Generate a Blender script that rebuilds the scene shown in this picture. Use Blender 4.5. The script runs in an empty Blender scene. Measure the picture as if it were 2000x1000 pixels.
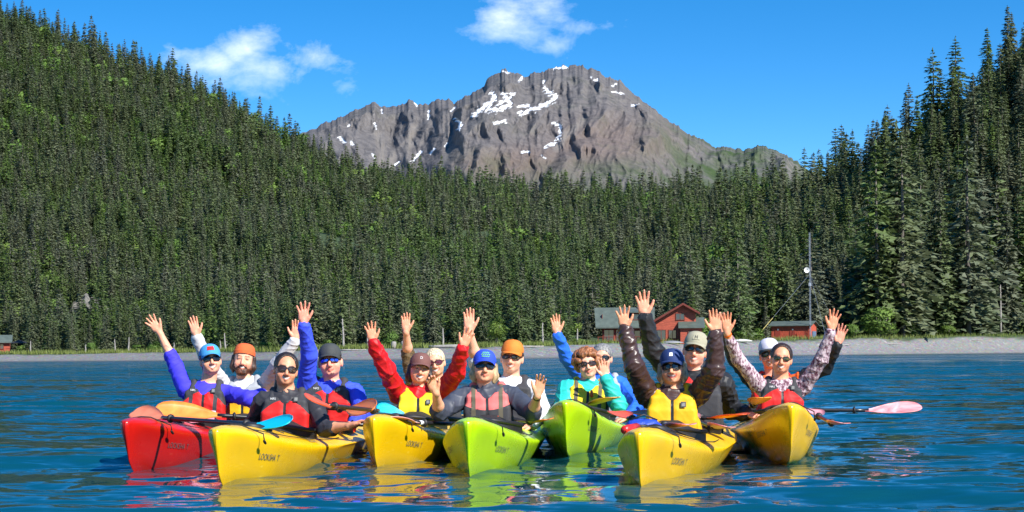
import bpy, bmesh, math, random
import numpy as np
from mathutils import Vector, Matrix, Quaternion

random.seed(7)
rng = np.random.default_rng(7)
scene = bpy.context.scene
COL = scene.collection
R = math.radians

# ------------------------------------------------------------------ camera
F = 4000.0          # focal length in pixels of a 2000 pixel wide frame
CAM_H = 0.75        # metres above the water
HY = 692.0          # horizon row at the middle of the frame
ROLL = R(0.45)
cam_data = bpy.data.cameras.new('camera')
cam = bpy.data.objects.new('camera', cam_data)
COL.objects.link(cam)
cam_data.sensor_width = 36.0
cam_data.lens = 36.0 * F / 2000.0
cam_data.shift_y = (HY - 500.0) / 2000.0
cam_data.clip_start = 0.1
cam_data.clip_end = 40000.0
cam.matrix_world = Matrix.Translation((0, 0, CAM_H)) @ Matrix.Rotation(R(90), 4, 'X') @ Matrix.Rotation(-ROLL, 4, 'Z')
scene.camera = cam
_cr, _sr = math.cos(ROLL), math.sin(ROLL)

def P(px, py, Y):
    """world point seen at a photo position when it stands Y metres away"""
    dx, dy = px - 1000.0, py - HY
    return Vector(((dx * _cr - dy * _sr) * Y / F, Y, CAM_H - (dy * _cr + dx * _sr) * Y / F))

# ------------------------------------------------------------------ light and exposure
SUN_AZ, SUN_EL = R(139.0), R(39.0)      # azimuth clockwise from +Y
SUN = Vector((math.sin(SUN_AZ) * math.cos(SUN_EL), math.cos(SUN_AZ) * math.cos(SUN_EL), math.sin(SUN_EL)))
sun_data = bpy.data.lights.new('sun', 'SUN')
sun_data.energy = 4.6
sun_data.angle = R(0.5)
sun_data.color = (1.0, 0.95, 0.87)
sun = bpy.data.objects.new('sun', sun_data)
COL.objects.link(sun)
sun.rotation_euler = SUN.to_track_quat('Z', 'Y').to_euler()

scene.view_settings.view_transform = 'Standard'
scene.view_settings.look = 'None'
scene.view_settings.gamma = 1.0
scene.view_settings.use_curve_mapping = False
scene.view_settings.exposure = 0.85
scene.cycles.max_bounces = 6
scene.cycles.diffuse_bounces = 2
scene.cycles.glossy_bounces = 3
scene.cycles.transmission_bounces = 4
scene.cycles.transparent_max_bounces = 6
scene.cycles.caustics_reflective = False
scene.cycles.caustics_refractive = False
scene.cycles.use_denoising = True

# ------------------------------------------------------------------ world: blue sky with a few small clouds
world = bpy.data.worlds.new('World')
scene.world = world
world.use_nodes = True
wn, wl = world.node_tree.nodes, world.node_tree.links
wn.clear()
world.cycles.sampling_method = 'MANUAL'
world.cycles.sample_map_resolution = 256
def N(nodes, kind, **kw):
    n = nodes.new(kind)
    for k, v in kw.items():
        setattr(n, k, v)
    return n
def setin(n, **kw):
    for k, v in kw.items():
        n.inputs[k].default_value = v
    return n
def math_node(nodes, links, op, a, b=None, c=None, clamp=False):
    n = nodes.new('ShaderNodeMath'); n.operation = op; n.use_clamp = clamp
    for i, v in enumerate((a, b, c)):
        if v is None: continue
        if isinstance(v, (int, float)): n.inputs[i].default_value = v
        else: links.new(v, n.inputs[i])
    return n.outputs[0]
def mix_col(nodes, links, fac, a, b, blend='MIX'):
    n = nodes.new('ShaderNodeMix'); n.data_type = 'RGBA'; n.blend_type = blend
    for idx, v in ((0, fac), (6, a), (7, b)):
        if isinstance(v, (int, float)): n.inputs[idx].default_value = v
        elif isinstance(v, (tuple, list)): n.inputs[idx].default_value = tuple(v) + ((1,) if len(v) == 3 else ())
        else: links.new(v, n.inputs[idx])
    return n.outputs[2]
def wm(op, a, b=None, c=None, clamp=False): return math_node(wn, wl, op, a, b, c, clamp)

tc = wn.new('ShaderNodeTexCoord')
sep = wn.new('ShaderNodeSeparateXYZ'); wl.new(tc.outputs['Generated'], sep.inputs[0])
# the air is very clear: the blue deepens fast above the horizon
zr = wm('ADD', wm('MULTIPLY', wm('MAXIMUM', sep.outputs[2], 0.0), 2.6), 0.0)
comb = wn.new('ShaderNodeCombineXYZ')
wl.new(sep.outputs[0], comb.inputs[0]); wl.new(sep.outputs[1], comb.inputs[1]); wl.new(zr, comb.inputs[2])
nrm = N(wn, 'ShaderNodeVectorMath', operation='NORMALIZE'); wl.new(comb.outputs[0], nrm.inputs[0])
sky = N(wn, 'ShaderNodeTexSky', sky_type='NISHITA')
sky.sun_disc = False
sky.sun_elevation = SUN_EL
sky.sun_rotation = SUN_AZ
sky.altitude = 0
sky.air_density = 1.0
sky.dust_density = 0.15
sky.ozone_density = 2.5
wl.new(nrm.outputs[0], sky.inputs['Vector'])
hs = wn.new('ShaderNodeHueSaturation'); setin(hs, Hue=0.500, Saturation=1.42, Value=1.55)
wl.new(sky.outputs[0], hs.inputs['Color'])

def cloud_dir(px, py):
    return (P(px, py, 1000.0) - Vector((0, 0, CAM_H))).normalized()
noise = N(wn, 'ShaderNodeTexNoise'); setin(noise, Scale=24.0, Detail=8.0, Roughness=0.6, Distortion=0.5)
mp = wn.new('ShaderNodeMapping'); mp.inputs['Scale'].default_value = (1, 1, 1.5)
wl.new(tc.outputs['Generated'], mp.inputs[0]); wl.new(mp.outputs[0], noise.inputs['Vector'])
noise_b = N(wn, 'ShaderNodeTexNoise'); setin(noise_b, Scale=70.0, Detail=6.0, Roughness=0.6)
wl.new(mp.outputs[0], noise_b.inputs['Vector'])
nmix = wm('ADD', wm('MULTIPLY', noise.outputs[0], 0.66), wm('MULTIPLY', noise_b.outputs[0], 0.34))
cov = None; shade = None
blobs = [(425, 128, 95, 44, 0.85), (486, 96, 56, 54, 1.08), (555, 142, 130, 50, 0.8), (615, 112, 70, 48, 0.98),
         (990, 44, 80, 50, 1.05), (1055, 16, 80, 44, 0.9), (1150, 54, 70, 34, 0.75), (1090, 92, 70, 34, 0.62),
         (820, 48, 34, 18, 0.35),
         (-700, 90, 260, 60, 0.9), (2900, 60, 240, 60, 0.9)]
for (bx_, by_, rx_, ry_, k_) in blobs:
    c = cloud_dir(bx_, by_)
    rt = Vector((c.y, -c.x, 0)).normalized(); up = rt.cross(c).normalized()
    def dotn(v):
        n = N(wn, 'ShaderNodeVectorMath', operation='DOT_PRODUCT')
        wl.new(tc.outputs['Generated'], n.inputs[0]); n.inputs[1].default_value = v
        return n.outputs['Value']
    a = wm('MULTIPLY', dotn(rt), F / rx_); b = wm('MULTIPLY', dotn(up), F / ry_)
    r2 = wm('ADD', wm('MULTIPLY', a, a), wm('MULTIPLY', b, b))
    m = wm('MULTIPLY', wm('SUBTRACT', 1.0, wm('MULTIPLY', wm('SQRT', r2), 0.52), clamp=True), k_)
    m = wm('MULTIPLY', m, wm('GREATER_THAN', dotn(c), 0.0))
    sh = wm('MULTIPLY', m, wm('MULTIPLY_ADD', b, 0.35, 0.55, clamp=True))
    cov = m if cov is None else wm('MAXIMUM', cov, m)
    shade = sh if shade is None else wm('MAXIMUM', shade, sh)
dens = wm('MULTIPLY', wm('SUBTRACT', wm('MULTIPLY_ADD', nmix, 2.5, cov), 1.70), 0.95, clamp=True)
dens = wm('MULTIPLY', wm('SMOOTH_MIN', dens, 0.86, 0.3), wm('GREATER_THAN', cov, 0.001))
rampc = mix_col(wn, wl, wm('MULTIPLY_ADD', shade, 1.3, -0.1, clamp=True), (6.2, 7.8, 10.2), (11.5, 11.5, 11.3))
skyc = mix_col(wn, wl, dens, hs.outputs[0], rampc)
bg = wn.new('ShaderNodeBackground'); bg.inputs['Strength'].default_value = 0.085
wl.new(skyc, bg.inputs['Color'])
wo = wn.new('ShaderNodeOutputWorld'); wl.new(bg.outputs[0], wo.inputs[0])

# ------------------------------------------------------------------ helpers
def tag(o, label=None, cat=None, group=None, kind=None):
    if label: o['label'] = label
    if cat: o['category'] = cat
    if group: o['group'] = group
    if kind: o['kind'] = kind
    return o
def link(o, parent=None):
    COL.objects.link(o)
    if parent is not None: o.parent = parent
    return o
def empty(name, loc=(0, 0, 0), rz=0.0, parent=None):
    o = bpy.data.objects.new(name, None)
    o.empty_display_size = 0.1
    o.location = loc; o.rotation_euler = (0, 0, rz)
    return link(o, parent)
def mesh_from(name, V, Fc, mat=None, smooth=True):
    """V (n,3) array, Fc list or (m,3|4) array"""
    me = bpy.data.meshes.new(name)
    V = np.asarray(V, dtype=np.float32)
    if isinstance(Fc, np.ndarray):
        m, k = Fc.shape
        me.vertices.add(len(V)); me.vertices.foreach_set('co', V.ravel())
        me.loops.add(m * k); me.loops.foreach_set('vertex_index', Fc.astype(np.int32).ravel())
        me.polygons.add(m)
        me.polygons.foreach_set('loop_start', np.arange(0, m * k, k, dtype=np.int32))
        me.update(calc_edges=True)
    else:
        me.from_pydata([tuple(map(float, v)) for v in V], [], [tuple(map(int, f)) for f in Fc])
        me.update()
    me.polygons.foreach_set('use_smooth', np.full(len(me.polygons), smooth, dtype=bool))
    if mat is not None: me.materials.append(mat)
    return me
def obj(name, me, parent=None, loc=None):
    o = bpy.data.objects.new(name, me)
    if loc is not None: o.location = loc
    return link(o, parent)

class MB:
    """collects boxes, tubes and polygons for one mesh"""
    def __init__(s): s.v = []; s.f = []
    def poly(s, pts):
        i = len(s.v); s.v += [tuple(p) for p in pts]; s.f.append(tuple(range(i, i + len(pts))))
    def box(s, lo, hi, M=None):
        i = len(s.v)
        pts = [Vector((x, y, z)) for z in (lo[2], hi[2]) for y in (lo[1], hi[1]) for x in (lo[0], hi[0])]
        if M is not None: pts = [M @ p for p in pts]
        s.v += [tuple(p) for p in pts]
        s.f += [(i, i+2, i+3, i+1), (i+4, i+5, i+7, i+6), (i, i+1, i+5, i+4), (i+2, i+6, i+7, i+3), (i, i+4, i+6, i+2), (i+1, i+3, i+7, i+5)]
    def prism(s, pts, d):
        """closed polygon pts extruded by vector d"""
        i = len(s.v); n = len(pts); d = Vector(d)
        s.v += [tuple(Vector(p)) for p in pts] + [tuple(Vector(p) + d) for p in pts]
        s.f.append(tuple(range(i + n - 1, i - 1, -1))); s.f.append(tuple(range(i + n, i + 2 * n)))
        for k in range(n):
            j = (k + 1) % n
            s.f.append((i + k, i + j, i + n + j, i + n + k))
    def tube(s, pts, rad, n=6, cap=True):
        pts = [Vector(p) for p in pts]
        if isinstance(rad, (int, float)): rad = [rad] * len(pts)
        i0 = len(s.v); up = None
        for k, p in enumerate(pts):
            t = (pts[min(k + 1, len(pts) - 1)] - pts[max(k - 1, 0)]).normalized()
            if up is None:
                up = Vector((0, 0, 1)) if abs(t.z) < 0.9 else Vector((1, 0, 0))
            a = (up - t * up.dot(t)).normalized(); b = t.cross(a); up = a
            for j in range(n):
                an = 2 * math.pi * j / n
                s.v.append(tuple(p + (a * math.cos(an) + b * math.sin(an)) * rad[k]))
        for k in range(len(pts) - 1):
            for j in range(n):
                j2 = (j + 1) % n
                s.f.append((i0 + k*n + j, i0 + k*n + j2, i0 + (k+1)*n + j2, i0 + (k+1)*n + j))
        if cap:
            s.f.append(tuple(i0 + j for j in range(n - 1, -1, -1)))
            e = i0 + (len(pts) - 1) * n
            s.f.append(tuple(e + j for j in range(n)))
    def build(s, name, mat, parent=None, smooth=False, loc=None):
        return obj(name, mesh_from(name, s.v, s.f, mat, smooth), parent, loc)

def fade(t): return t * t * t * (t * (t * 6 - 15) + 10)
def vnoise(x, y, seed=0):
    """2-D gradient noise, about -0.7..0.7"""
    x = np.asarray(x, dtype=np.float64); y = np.asarray(y, dtype=np.float64)
    xi = np.floor(x).astype(np.int64); yi = np.floor(y).astype(np.int64)
    xf = x - xi; yf = y - yi
    def g(ix, iy):
        h = (ix * 374761393 + iy * 668265263 + seed * 1442695041) & 0xffffffff
        h = ((h ^ (h >> 13)) * 1274126177) & 0xffffffff
        h = h ^ (h >> 16)
        a = (h & 0xffff) / 65536.0 * 2 * np.pi
        return np.cos(a), np.sin(a)
    u, v = fade(xf), fade(yf)
    def d(ox, oy):
        gx, gy = g(xi + ox, yi + oy)
        return gx * (xf - ox) + gy * (yf - oy)
    a = d(0, 0) * (1 - u) + d(1, 0) * u
    b = d(0, 1) * (1 - u) + d(1, 1) * u
    return a * (1 - v) + b * v
def fbm(x, y, oct=4, seed=0, gain=0.5, lac=2.03):
    s = 0; a = 1.0
    for o in range(oct):
        s = s + a * vnoise(x, y, seed + o * 17); x = x * lac + 3.1; y = y * lac + 1.7; a *= gain
    return s
def ridged(x, y, oct=5, seed=0, gain=0.5, lac=2.07):
    s = 0; a = 1.0; w = 1.0
    for o in range(oct):
        n = 1 - np.abs(vnoise(x, y, seed + o * 31)) * 2.0
        n = n * n
        s = s + a * n * w; w = np.clip(n * 1.6, 0, 1)
        x = x * lac + 5.3; y = y * lac + 2.9; a *= gain
    return s
def interp(x, tab):
    xs, ys = zip(*tab)
    return np.interp(x, xs, ys)
def sstep(a, b, x):
    t = np.clip((x - a) / (b - a), 0, 1)
    return t * t * (3 - 2 * t)
def grid_faces(nr, nc):
    i = np.arange(nr * nc).reshape(nr, nc)
    return np.stack([i[:-1, :-1], i[:-1, 1:], i[1:, 1:], i[1:, :-1]], -1).reshape(-1, 4)
def vattr(me, name, arr, kind='FLOAT'):
    a = me.attributes.new(name, kind, 'POINT')
    arr = np.asarray(arr, dtype=np.float32)
    if kind == 'FLOAT_COLOR':
        if arr.shape[1] == 3: arr = np.concatenate([arr, np.ones((len(arr), 1), np.float32)], 1)
        a.data.foreach_set('color', arr.ravel())
    elif kind == 'FLOAT': a.data.foreach_set('value', arr.ravel())

# ------------------------------------------------------------------ materials
def new_mat(name):
    m = bpy.data.materials.new(name); m.use_nodes = True
    nt = m.node_tree
    return m, nt.nodes, nt.links, nt.nodes['Principled BSDF']
def simple(name, col, rough=0.6, var=0.12, scale=8.0, bump=0.0, bscale=40.0, spec=0.5, metal=0.0, coat=0.0, sheen=0.0, stretch=(1, 1, 1)):
    """plain surface with gentle colour wear and fine relief"""
    m, n, l, b = new_mat(name)
    tcn = n.new('ShaderNodeTexCoord'); mpn = n.new('ShaderNodeMapping'); mpn.inputs['Scale'].default_value = stretch
    l.new(tcn.outputs['Object'], mpn.inputs[0])
    t = n.new('ShaderNodeTexNoise'); setin(t, Scale=scale, Detail=5.0, Roughness=0.6)
    l.new(mpn.outputs[0], t.inputs['Vector'])
    c = tuple(col)
    dark = tuple(max(0, x * (1 - var * 1.6)) for x in c); lite = tuple(min(1, x * (1 + var)) for x in c)
    rp = n.new('ShaderNodeValToRGB'); l.new(t.outputs[0], rp.inputs[0])
    rp.color_ramp.elements[0].position = 0.3; rp.color_ramp.elements[1].position = 0.7
    rp.color_ramp.elements[0].color = dark + (1,); rp.color_ramp.elements[1].color = lite + (1,)
    l.new(rp.outputs[0], b.inputs['Base Color'])
    setin(b, Roughness=rough, Metallic=metal)
    b.inputs['Specular IOR Level'].default_value = spec
    b.inputs['Coat Weight'].default_value = coat
    if sheen: b.inputs['Sheen Weight'].default_value = sheen
    if bump:
        t2 = n.new('ShaderNodeTexNoise'); setin(t2, Scale=bscale, Detail=4.0, Roughness=0.6)
        l.new(mpn.outputs[0], t2.inputs['Vector'])
        bp = n.new('ShaderNodeBump'); setin(bp, Strength=bump, Distance=0.02)
        l.new(t2.outputs[0], bp.inputs['Height']); l.new(bp.outputs[0], b.inputs['Normal'])
    return m
# ================================================================== THE SETTING
def u_of(px): return (np.asarray(px, dtype=float) - 1000.0) / F
def px_of(u): return 1000.0 + F * np.asarray(u)
SHORE = [(-1500, 520), (0, 430), (300, 400), (600, 335), (900, 332), (1180, 370), (1560, 440), (2000, 540), (3200, 800)]
# tree-top skyline, photo rows
SKYL = [(-1500, -420), (-300, -140), (0, -12), (30, 0), (200, 66), (310, 104), (400, 148), (470, 193), (560, 243), (640, 280), (740, 318), (800, 330),
        (1000, 345), (1200, 350), (1350, 345), (1500, 336), (1570, 328), (1640, 292), (1700, 252), (1760, 196), (1820, 132), (1880, 98), (1930, 58), (1960, 28), (2000, -8), (2300, -200), (3200, -420)]
RIDGE = [(-1500, 1400), (0, 1250), (600, 1300), (1000, 1350), (1400, 1250), (1560, 1050), (1700, 900), (2000, 850), (3200, 850)]
HPR = [(-1500, 50), (0, 50), (600, 50), (1000, 54), (1400, 58), (1520, 64), (1600, 76), (1700, 90), (1850, 108), (3200, 115)]   # tree height on the skyline, photo pixels
def shore_y(u): return interp(px_of(u), SHORE)
def ridge_y(u): return interp(px_of(u), RIDGE)
def ridge_z(u):
    px = px_of(u); rd = ridge_y(u)
    py = interp(px, SKYL) + 0.84 * interp(px, HPR)
    dy = (py - HY) + (px - 1000) * math.tan(ROLL)
    return CAM_H - dy * rd / F
def berm_z(u): return interp(px_of(u), [(-1500, 1.5), (0, 1.7), (600, 1.9), (1000, 2.2), (1400, 3.2), (1700, 4.2), (2000, 5.0), (3200, 5.0)])
def ground_z(x, y):
    x = np.asarray(x, dtype=float); y = np.asarray(y, dtype=float)
    u = x / np.maximum(y, 1.0)
    s = shore_y(u) + 4.5 * vnoise(x / 28.0, y * 0 + 3.3, 5) + 1.6 * vnoise(x / 7.0, y * 0 + 1.3, 6)
    d = y - s
    bz = berm_z(u)
    z = np.where(d < 0, np.maximum(d * 0.06, -4.0), 0)
    wb = 22.0
    t = np.clip(d / wb, 0, 1)
    z = z + bz * (0.72 * t + 0.28 * sstep(0.25, 1.0, t)) * (d >= 0)
    z = z + (sstep(wb + 4, wb + 26, d) * 0.5 - 0.25 * sstep(wb - 3, wb + 5, d))
    y0 = s + 62.0; rd = ridge_y(u)
    tt = np.clip((y - y0) / (rd - y0), 0, 1)
    hill = (ridge_z(u) - bz) * tt ** 1.12
    hill = hill - np.clip((y - rd), 0, None) * 0.22
    rough = (fbm(x / 90.0, y / 90.0, 3, 11) * 10.0 + (ridged((x + 0.5 * y) / 150.0, y / 330.0, 2, 19) - 0.8) * 5.0) * sstep(0.0, 0.25, tt) * (1 - 0.75 * sstep(0.8, 1.0, tt))
    small = fbm(x / 9.0, y / 9.0, 3, 21) * np.where(d > wb, 0.35, 0.14) * (d > 0)
    return z + hill + rough + small

def m_ground():
    m, n, l, b = new_mat('ground_soil')
    geo = n.new('ShaderNodeNewGeometry'); at = N(n, 'ShaderNodeAttribute', attribute_name='zone')
    t = n.new('ShaderNodeTexNoise'); setin(t, Scale=0.5, Detail=8.0, Roughness=0.7); l.new(geo.outputs['Position'], t.inputs['Vector'])
    t2 = n.new('ShaderNodeTexNoise'); setin(t2, Scale=2.2, Detail=6.0, Roughness=0.75); l.new(geo.outputs['Position'], t2.inputs['Vector'])
    t3 = n.new('ShaderNodeTexVoronoi'); setin(t3, Scale=2.6); l.new(geo.outputs['Position'], t3.inputs['Vector'])
    peb = mix_col(n, l, t2.outputs[0], (0.085, 0.083, 0.08), (0.29, 0.285, 0.275))
    peb = mix_col(n, l, 0.45, peb, t3.outputs['Color'], 'SOFT_LIGHT')
    peb = mix_col(n, l, math_node(n, l, 'GREATER_THAN', t.outputs[0], 0.62), peb, (0.34, 0.33, 0.31))
    wet = math_node(n, l, 'SUBTRACT', 1.0, math_node(n, l, 'MULTIPLY', N(n, 'ShaderNodeSeparateXYZ').outputs[2], 1.0))
    sp = n.new('ShaderNodeSeparateXYZ'); l.new(geo.outputs['Position'], sp.inputs[0])
    wet = math_node(n, l, 'SUBTRACT', 1.0, math_node(n, l, 'MULTIPLY', sp.outputs[2], 3.2), clamp=True)
    peb = mix_col(n, l, math_node(n, l, 'MULTIPLY', wet, 0.72), peb, (0.05, 0.05, 0.05))
    moss = mix_col(n, l, t.outputs[0], (0.018, 0.032, 0.010), (0.05, 0.085, 0.02))
    col = mix_col(n, l, at.outputs['Fac'], peb, moss)
    rk = N(n, 'ShaderNodeAttribute', attribute_name='rock')
    col = mix_col(n, l, rk.outputs['Fac'], col, mix_col(n, l, t2.outputs[0], (0.12, 0.12, 0.12), (0.34, 0.33, 0.31)))
    l.new(col, b.inputs['Base Color']); setin(b, Roughness=0.9)
    bp = n.new('ShaderNodeBump'); setin(bp, Strength=0.9, Distance=0.25); l.new(t2.outputs[0], bp.inputs['Height']); l.new(bp.outputs[0], b.inputs['Normal'])
    return m
def build_ground():
    us = np.linspace(-0.62, 0.62, 420)
    d = np.concatenate([np.linspace(-60, -2, 8), np.linspace(0, 30, 26), np.geomspace(33, 1700, 110)])
    U, D = np.meshgrid(us, d)
    S = shore_y(U)
    Y = S + D; X = U * Y
    Z = ground_z(X, Y)
    V = np.stack([X, Y, Z], -1).reshape(-1, 3)
    me = mesh_from('ground', V, grid_faces(*U.shape), m_ground())
    edge = 19 + 4 * fbm(X / 6.0, Y / 6.0, 3, 9)
    zone = sstep(-2.0, 2.5, (D - edge))
    vattr(me, 'zone', zone.ravel()); vattr(me, 'rock', np.zeros(zone.size))
    o = obj('ground', me); o['kind'] = 'structure'
    return o
build_ground()

# ------------------------------------------------------------------ mountain
def build_mountain():
    ridge = [(300, 330), (520, 285), (600, 256), (640, 236), (672, 226), (700, 212), (722, 203), (736, 196), (750, 206), (775, 206), (800, 198), (822, 205), (850, 198), (868, 192), (890, 199),
             (925, 181), (950, 166), (962, 150), (990, 135), (1010, 144), (1035, 148), (1056, 140), (1080, 133), (1100, 130), (1135, 128), (1165, 136), (1195, 148), (1225, 166),
             (1248, 188), (1280, 213), (1310, 234), (1340, 254), (1380, 277), (1405, 288), (1430, 284), (1455, 292), (1478, 286), (1500, 286), (1530, 299), (1560, 313), (1590, 335), (1650, 372), (1900, 470)]
    nu, nt = 900, 240
    px = np.linspace(400, 1780, nu)
    t = np.concatenate([np.linspace(0, 1, nt - 24), np.linspace(1.03, 1.9, 24)])
    PX, T = np.meshgrid(px, t)
    u = u_of(PX); Tc = np.clip(T, 0, 1)
    crest = interp(PX, ridge); jag = 6.5 * fbm(PX / 13.0, PX * 0 + .5, 5, 3, 0.6) - 3.0 * (ridged(PX / 30.0, PX * 0 + 7.5, 3, 13) - 0.9)
    base_row = 430.0
    PY = base_row + (crest - base_row) * Tc + jag * Tc ** 9
    # relief of the face, metres towards the bay: spurs, gullies, blocks and cliffs
    wx = PX + 26 * fbm(PX / 95.0, PY / 95.0, 3, 41); wy = PY + 22 * fbm(PX / 80.0, PY / 80.0, 3, 51)
    big = ridged((wx + 0.45 * wy) / 140.0, (wy - 0.2 * wx) / 300.0, 3, 61, 0.5) - 0.95
    mid = ridged((wx - 0.30 * wy) / 46.0, wy / 120.0, 4, 71, 0.5) - 0.95
    fine = ridged((wx + 0.25 * wy) / 15.0, wy / 40.0, 4, 81, 0.55) - 0.95
    # angular spurs: overlapping three and four sided pyramids
    fr_ = np.random.default_rng(23); facet = np.zeros_like(PX)
    for cnt, smin, smax, asp in ((26, 100, 190, 0.45), (90, 42, 80, 0.42), (340, 15, 30, 0.5), (700, 8, 13, 0.6)):
        layer = np.full(PX.shape, -0.3 * smin * 2.0)
        for i in range(cnt):
            cx, cy = fr_.uniform(420, 1760), fr_.uniform(130, 430); size = fr_.uniform(smin, smax); hgt = size * fr_.uniform(1.9, 3.0)
            j0, j1 = np.searchsorted(px, (cx - size * 1.9, cx + size * 1.9))
            if j1 - j0 < 2: continue
            a0 = fr_.uniform(0, 6.28); ns = 3 + int(fr_.random() < .4)
            dx = (wx * .5 + PX * .5)[:, j0:j1] - cx; dy_ = ((wy * .5 + PY * .5)[:, j0:j1] - cy) * asp
            dist = np.full(dx.shape, -1e9)
            for j in range(ns):
                aj = a0 + 6.283 * j / ns + fr_.uniform(-.35, .35); dist = np.maximum(dist, dx * math.cos(aj) + dy_ * math.sin(aj))
            layer[:, j0:j1] = np.maximum(layer[:, j0:j1], hgt * (1 - dist / size))
        facet = facet + np.maximum(layer, -0.3 * smin * 2.0)
    rel = 110 * big + 1.0 * facet + 26 * mid + 9 * fine
    # cliffs that face away from the sun: (foot x, foot y, top x, top y, width, depth, decay)
    for (x0, y0, x1, y1, w, h, dec) in [(1062, 352, 1128, 283, 34, 190, 60), (926, 336, 940, 282, 16, 150, 60), (1116, 232, 1112, 150, 7, 60, 60), (1100, 250, 1096, 196, 10, 80, 50), (1152, 264, 1146, 212, 12, 90, 70),
                                        (1345, 320, 1352, 262, 14, 70, 40), (1262, 290, 1258, 268, 14, 80, 60), (1478, 345, 1470, 292, 14, 60, 60), (880, 330, 905, 205, 12, 60, 60), (985, 345, 990, 310, 20, 50, 60), (1300, 330, 1290, 270, 14, 60, 40), (760, 320, 790, 215, 14, 50, 50), (672, 290, 690, 225, 10, 40, 50), (835, 320, 850, 250, 12, 45, 40)]:
        q = np.clip((y0 - PY) / (y0 - y1), -0.5, 1.5); xl = x0 + (x1 - x0) * q + 5 * fbm(PY / 12.0, PX * 0 + x0, 3, 5)
        k = sstep(-w / 2, w / 2, PX - xl) * np.exp(-np.clip(PX - xl, 0, None) / dec) * sstep(1.25, 0.9, q) * sstep(-0.45, 0.25, q)
        rel = rel + 0.85 * h * k
    env = np.clip((1.0 - Tc) * 14, 0.10, 1) * (T <= 1) + 0.06 * (T > 1)
    Yd = 5200 + 1400 * Tc ** 0.92 - rel * env
    step = 1.5 * np.arange(len(t))[:, None]; Yd = np.maximum.accumulate(Yd - step, 0) + step      # no overhangs: every column recedes upwards
    dy = (PY - HY) + (PX - 1000) * math.tan(ROLL)
    X = u * Yd; Z = CAM_H - dy * Yd / F
    back = np.clip(T - 1, 0, None)
    Yd = Yd + back * 1500; X = u * Yd; Z = Z - back * 900
    V = np.stack([X, Yd, Z], -1).reshape(-1, 3)
    pxv, pyv = PX, PY
    snow = np.zeros_like(Z)
    patches = [  # (polyline of spots, width)
        ([(930, 225), (955, 205), (972, 190), (965, 183)], 8), ([(955, 216), (985, 212), (1000, 204), (990, 186)], 8), ([(972, 207), (1000, 190), (1006, 183)], 5),
        ([(1020, 222), (1050, 212), (1075, 202), (1090, 190), (1072, 176)], 7.5), ([(1068, 172), (1066, 158)], 3.5), ([(1018, 208), (1036, 206)], 4.5),
        ([(1070, 288), (1090, 276), (1099, 262), (1098, 245), (1085, 240)], 5), ([(1086, 133), (1115, 131)], 3.6), ([(985, 139), (996, 142)], 3.2), ([(1018, 158), (1024, 152)], 4),
        ([(896, 235), (904, 243), (900, 252)], 6.5), ([(970, 240), (990, 238)], 5), ([(1160, 152), (1170, 156)], 4), ([(1203, 168), (1207, 164)], 4), ([(1200, 180), (1222, 183)], 2.8), ([(1238, 206), (1252, 203)], 3.2),
        ([(666, 268), (676, 277)], 5), ([(688, 276), (692, 282)], 4), ([(749, 214), (751, 220)], 3), ([(735, 240), (738, 252)], 3), ([(840, 232), (843, 214)], 2.6), ([(884, 217), (893, 210)], 2.6),
        ([(808, 316), (818, 306), (826, 296)], 5), ([(845, 300), (851, 290)], 3.2), ([(1022, 297), (1036, 296)], 3.4), ([(775, 322), (782, 316)], 3), ([(815, 202), (818, 206)], 2.6), ([(1062, 305), (1068, 309)], 2.6), ([(684, 246), (686, 244)], 2.6), ([(730, 300), (735, 310)], 2.5), ([(872, 285), (876, 280)], 2.6)]
    wob = fbm((pxv + pyv * .6) / 9.0, pyv / 5.0, 4, 33)
    for pts, w in patches:
        best = np.full(Z.shape, 1e9)
        for (ax, ay), (bx, by) in zip(pts[:-1], pts[1:]):
            dx, dy_ = bx - ax, by - ay
            tt = np.clip(((pxv - ax) * dx + (pyv - ay) * dy_) / (dx * dx + dy_ * dy_), 0, 1)
            best = np.minimum(best, np.hypot(pxv - ax - tt * dx, (pyv - ay - tt * dy_) * 1.1))
        snow = np.maximum(snow, sstep(0.55, -0.35, (best - w * (0.52 + 1.3 * wob)) / 1.3))
    snow = snow * (T <= 1.05)
    scree = np.zeros_like(Z)
    for pts, w in [([(740, 262), (750, 290), (748, 320)], 9), ([(790, 318), (800, 285), (812, 250)], 8), ([(1145, 235), (1110, 262), (1090, 290)], 9), ([(770, 300), (765, 325)], 10), ([(860, 325), (880, 300)], 9)]:
        best = np.full(Z.shape, 1e9)
        for (ax, ay), (bx, by) in zip(pts[:-1], pts[1:]):
            dx, dy_ = bx - ax, by - ay
            tt = np.clip(((pxv - ax) * dx + (pyv - ay) * dy_) / (dx * dx + dy_ * dy_), 0, 1)
            best = np.minimum(best, np.hypot(pxv - ax - tt * dx, pyv - ay - tt * dy_))
        scree = np.maximum(scree, np.clip(1.2 - best / w, 0, 1))
    green = np.maximum(sstep(1200, 1400, pxv) * sstep(190, 290, pyv), sstep(900, 1250, pxv) * sstep(290, 345, pyv) * 0.8) + 0.35 * sstep(860, 920, pxv) * sstep(270, 330, pyv) * (pxv < 1000)
    red = np.exp(-((pxv - 1000) / 110) ** 2 - ((pyv - 320) / 34) ** 2) + 0.9 * np.exp(-((pxv - 1200) / 130) ** 2 - ((pyv - 280) / 55) ** 2)
    m, n, l, b = new_mat('mountain_rock')
    geo = n.new('ShaderNodeNewGeometry')
    def at(nm): return N(n, 'ShaderNodeAttribute', attribute_name=nm).outputs['Fac']
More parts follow.
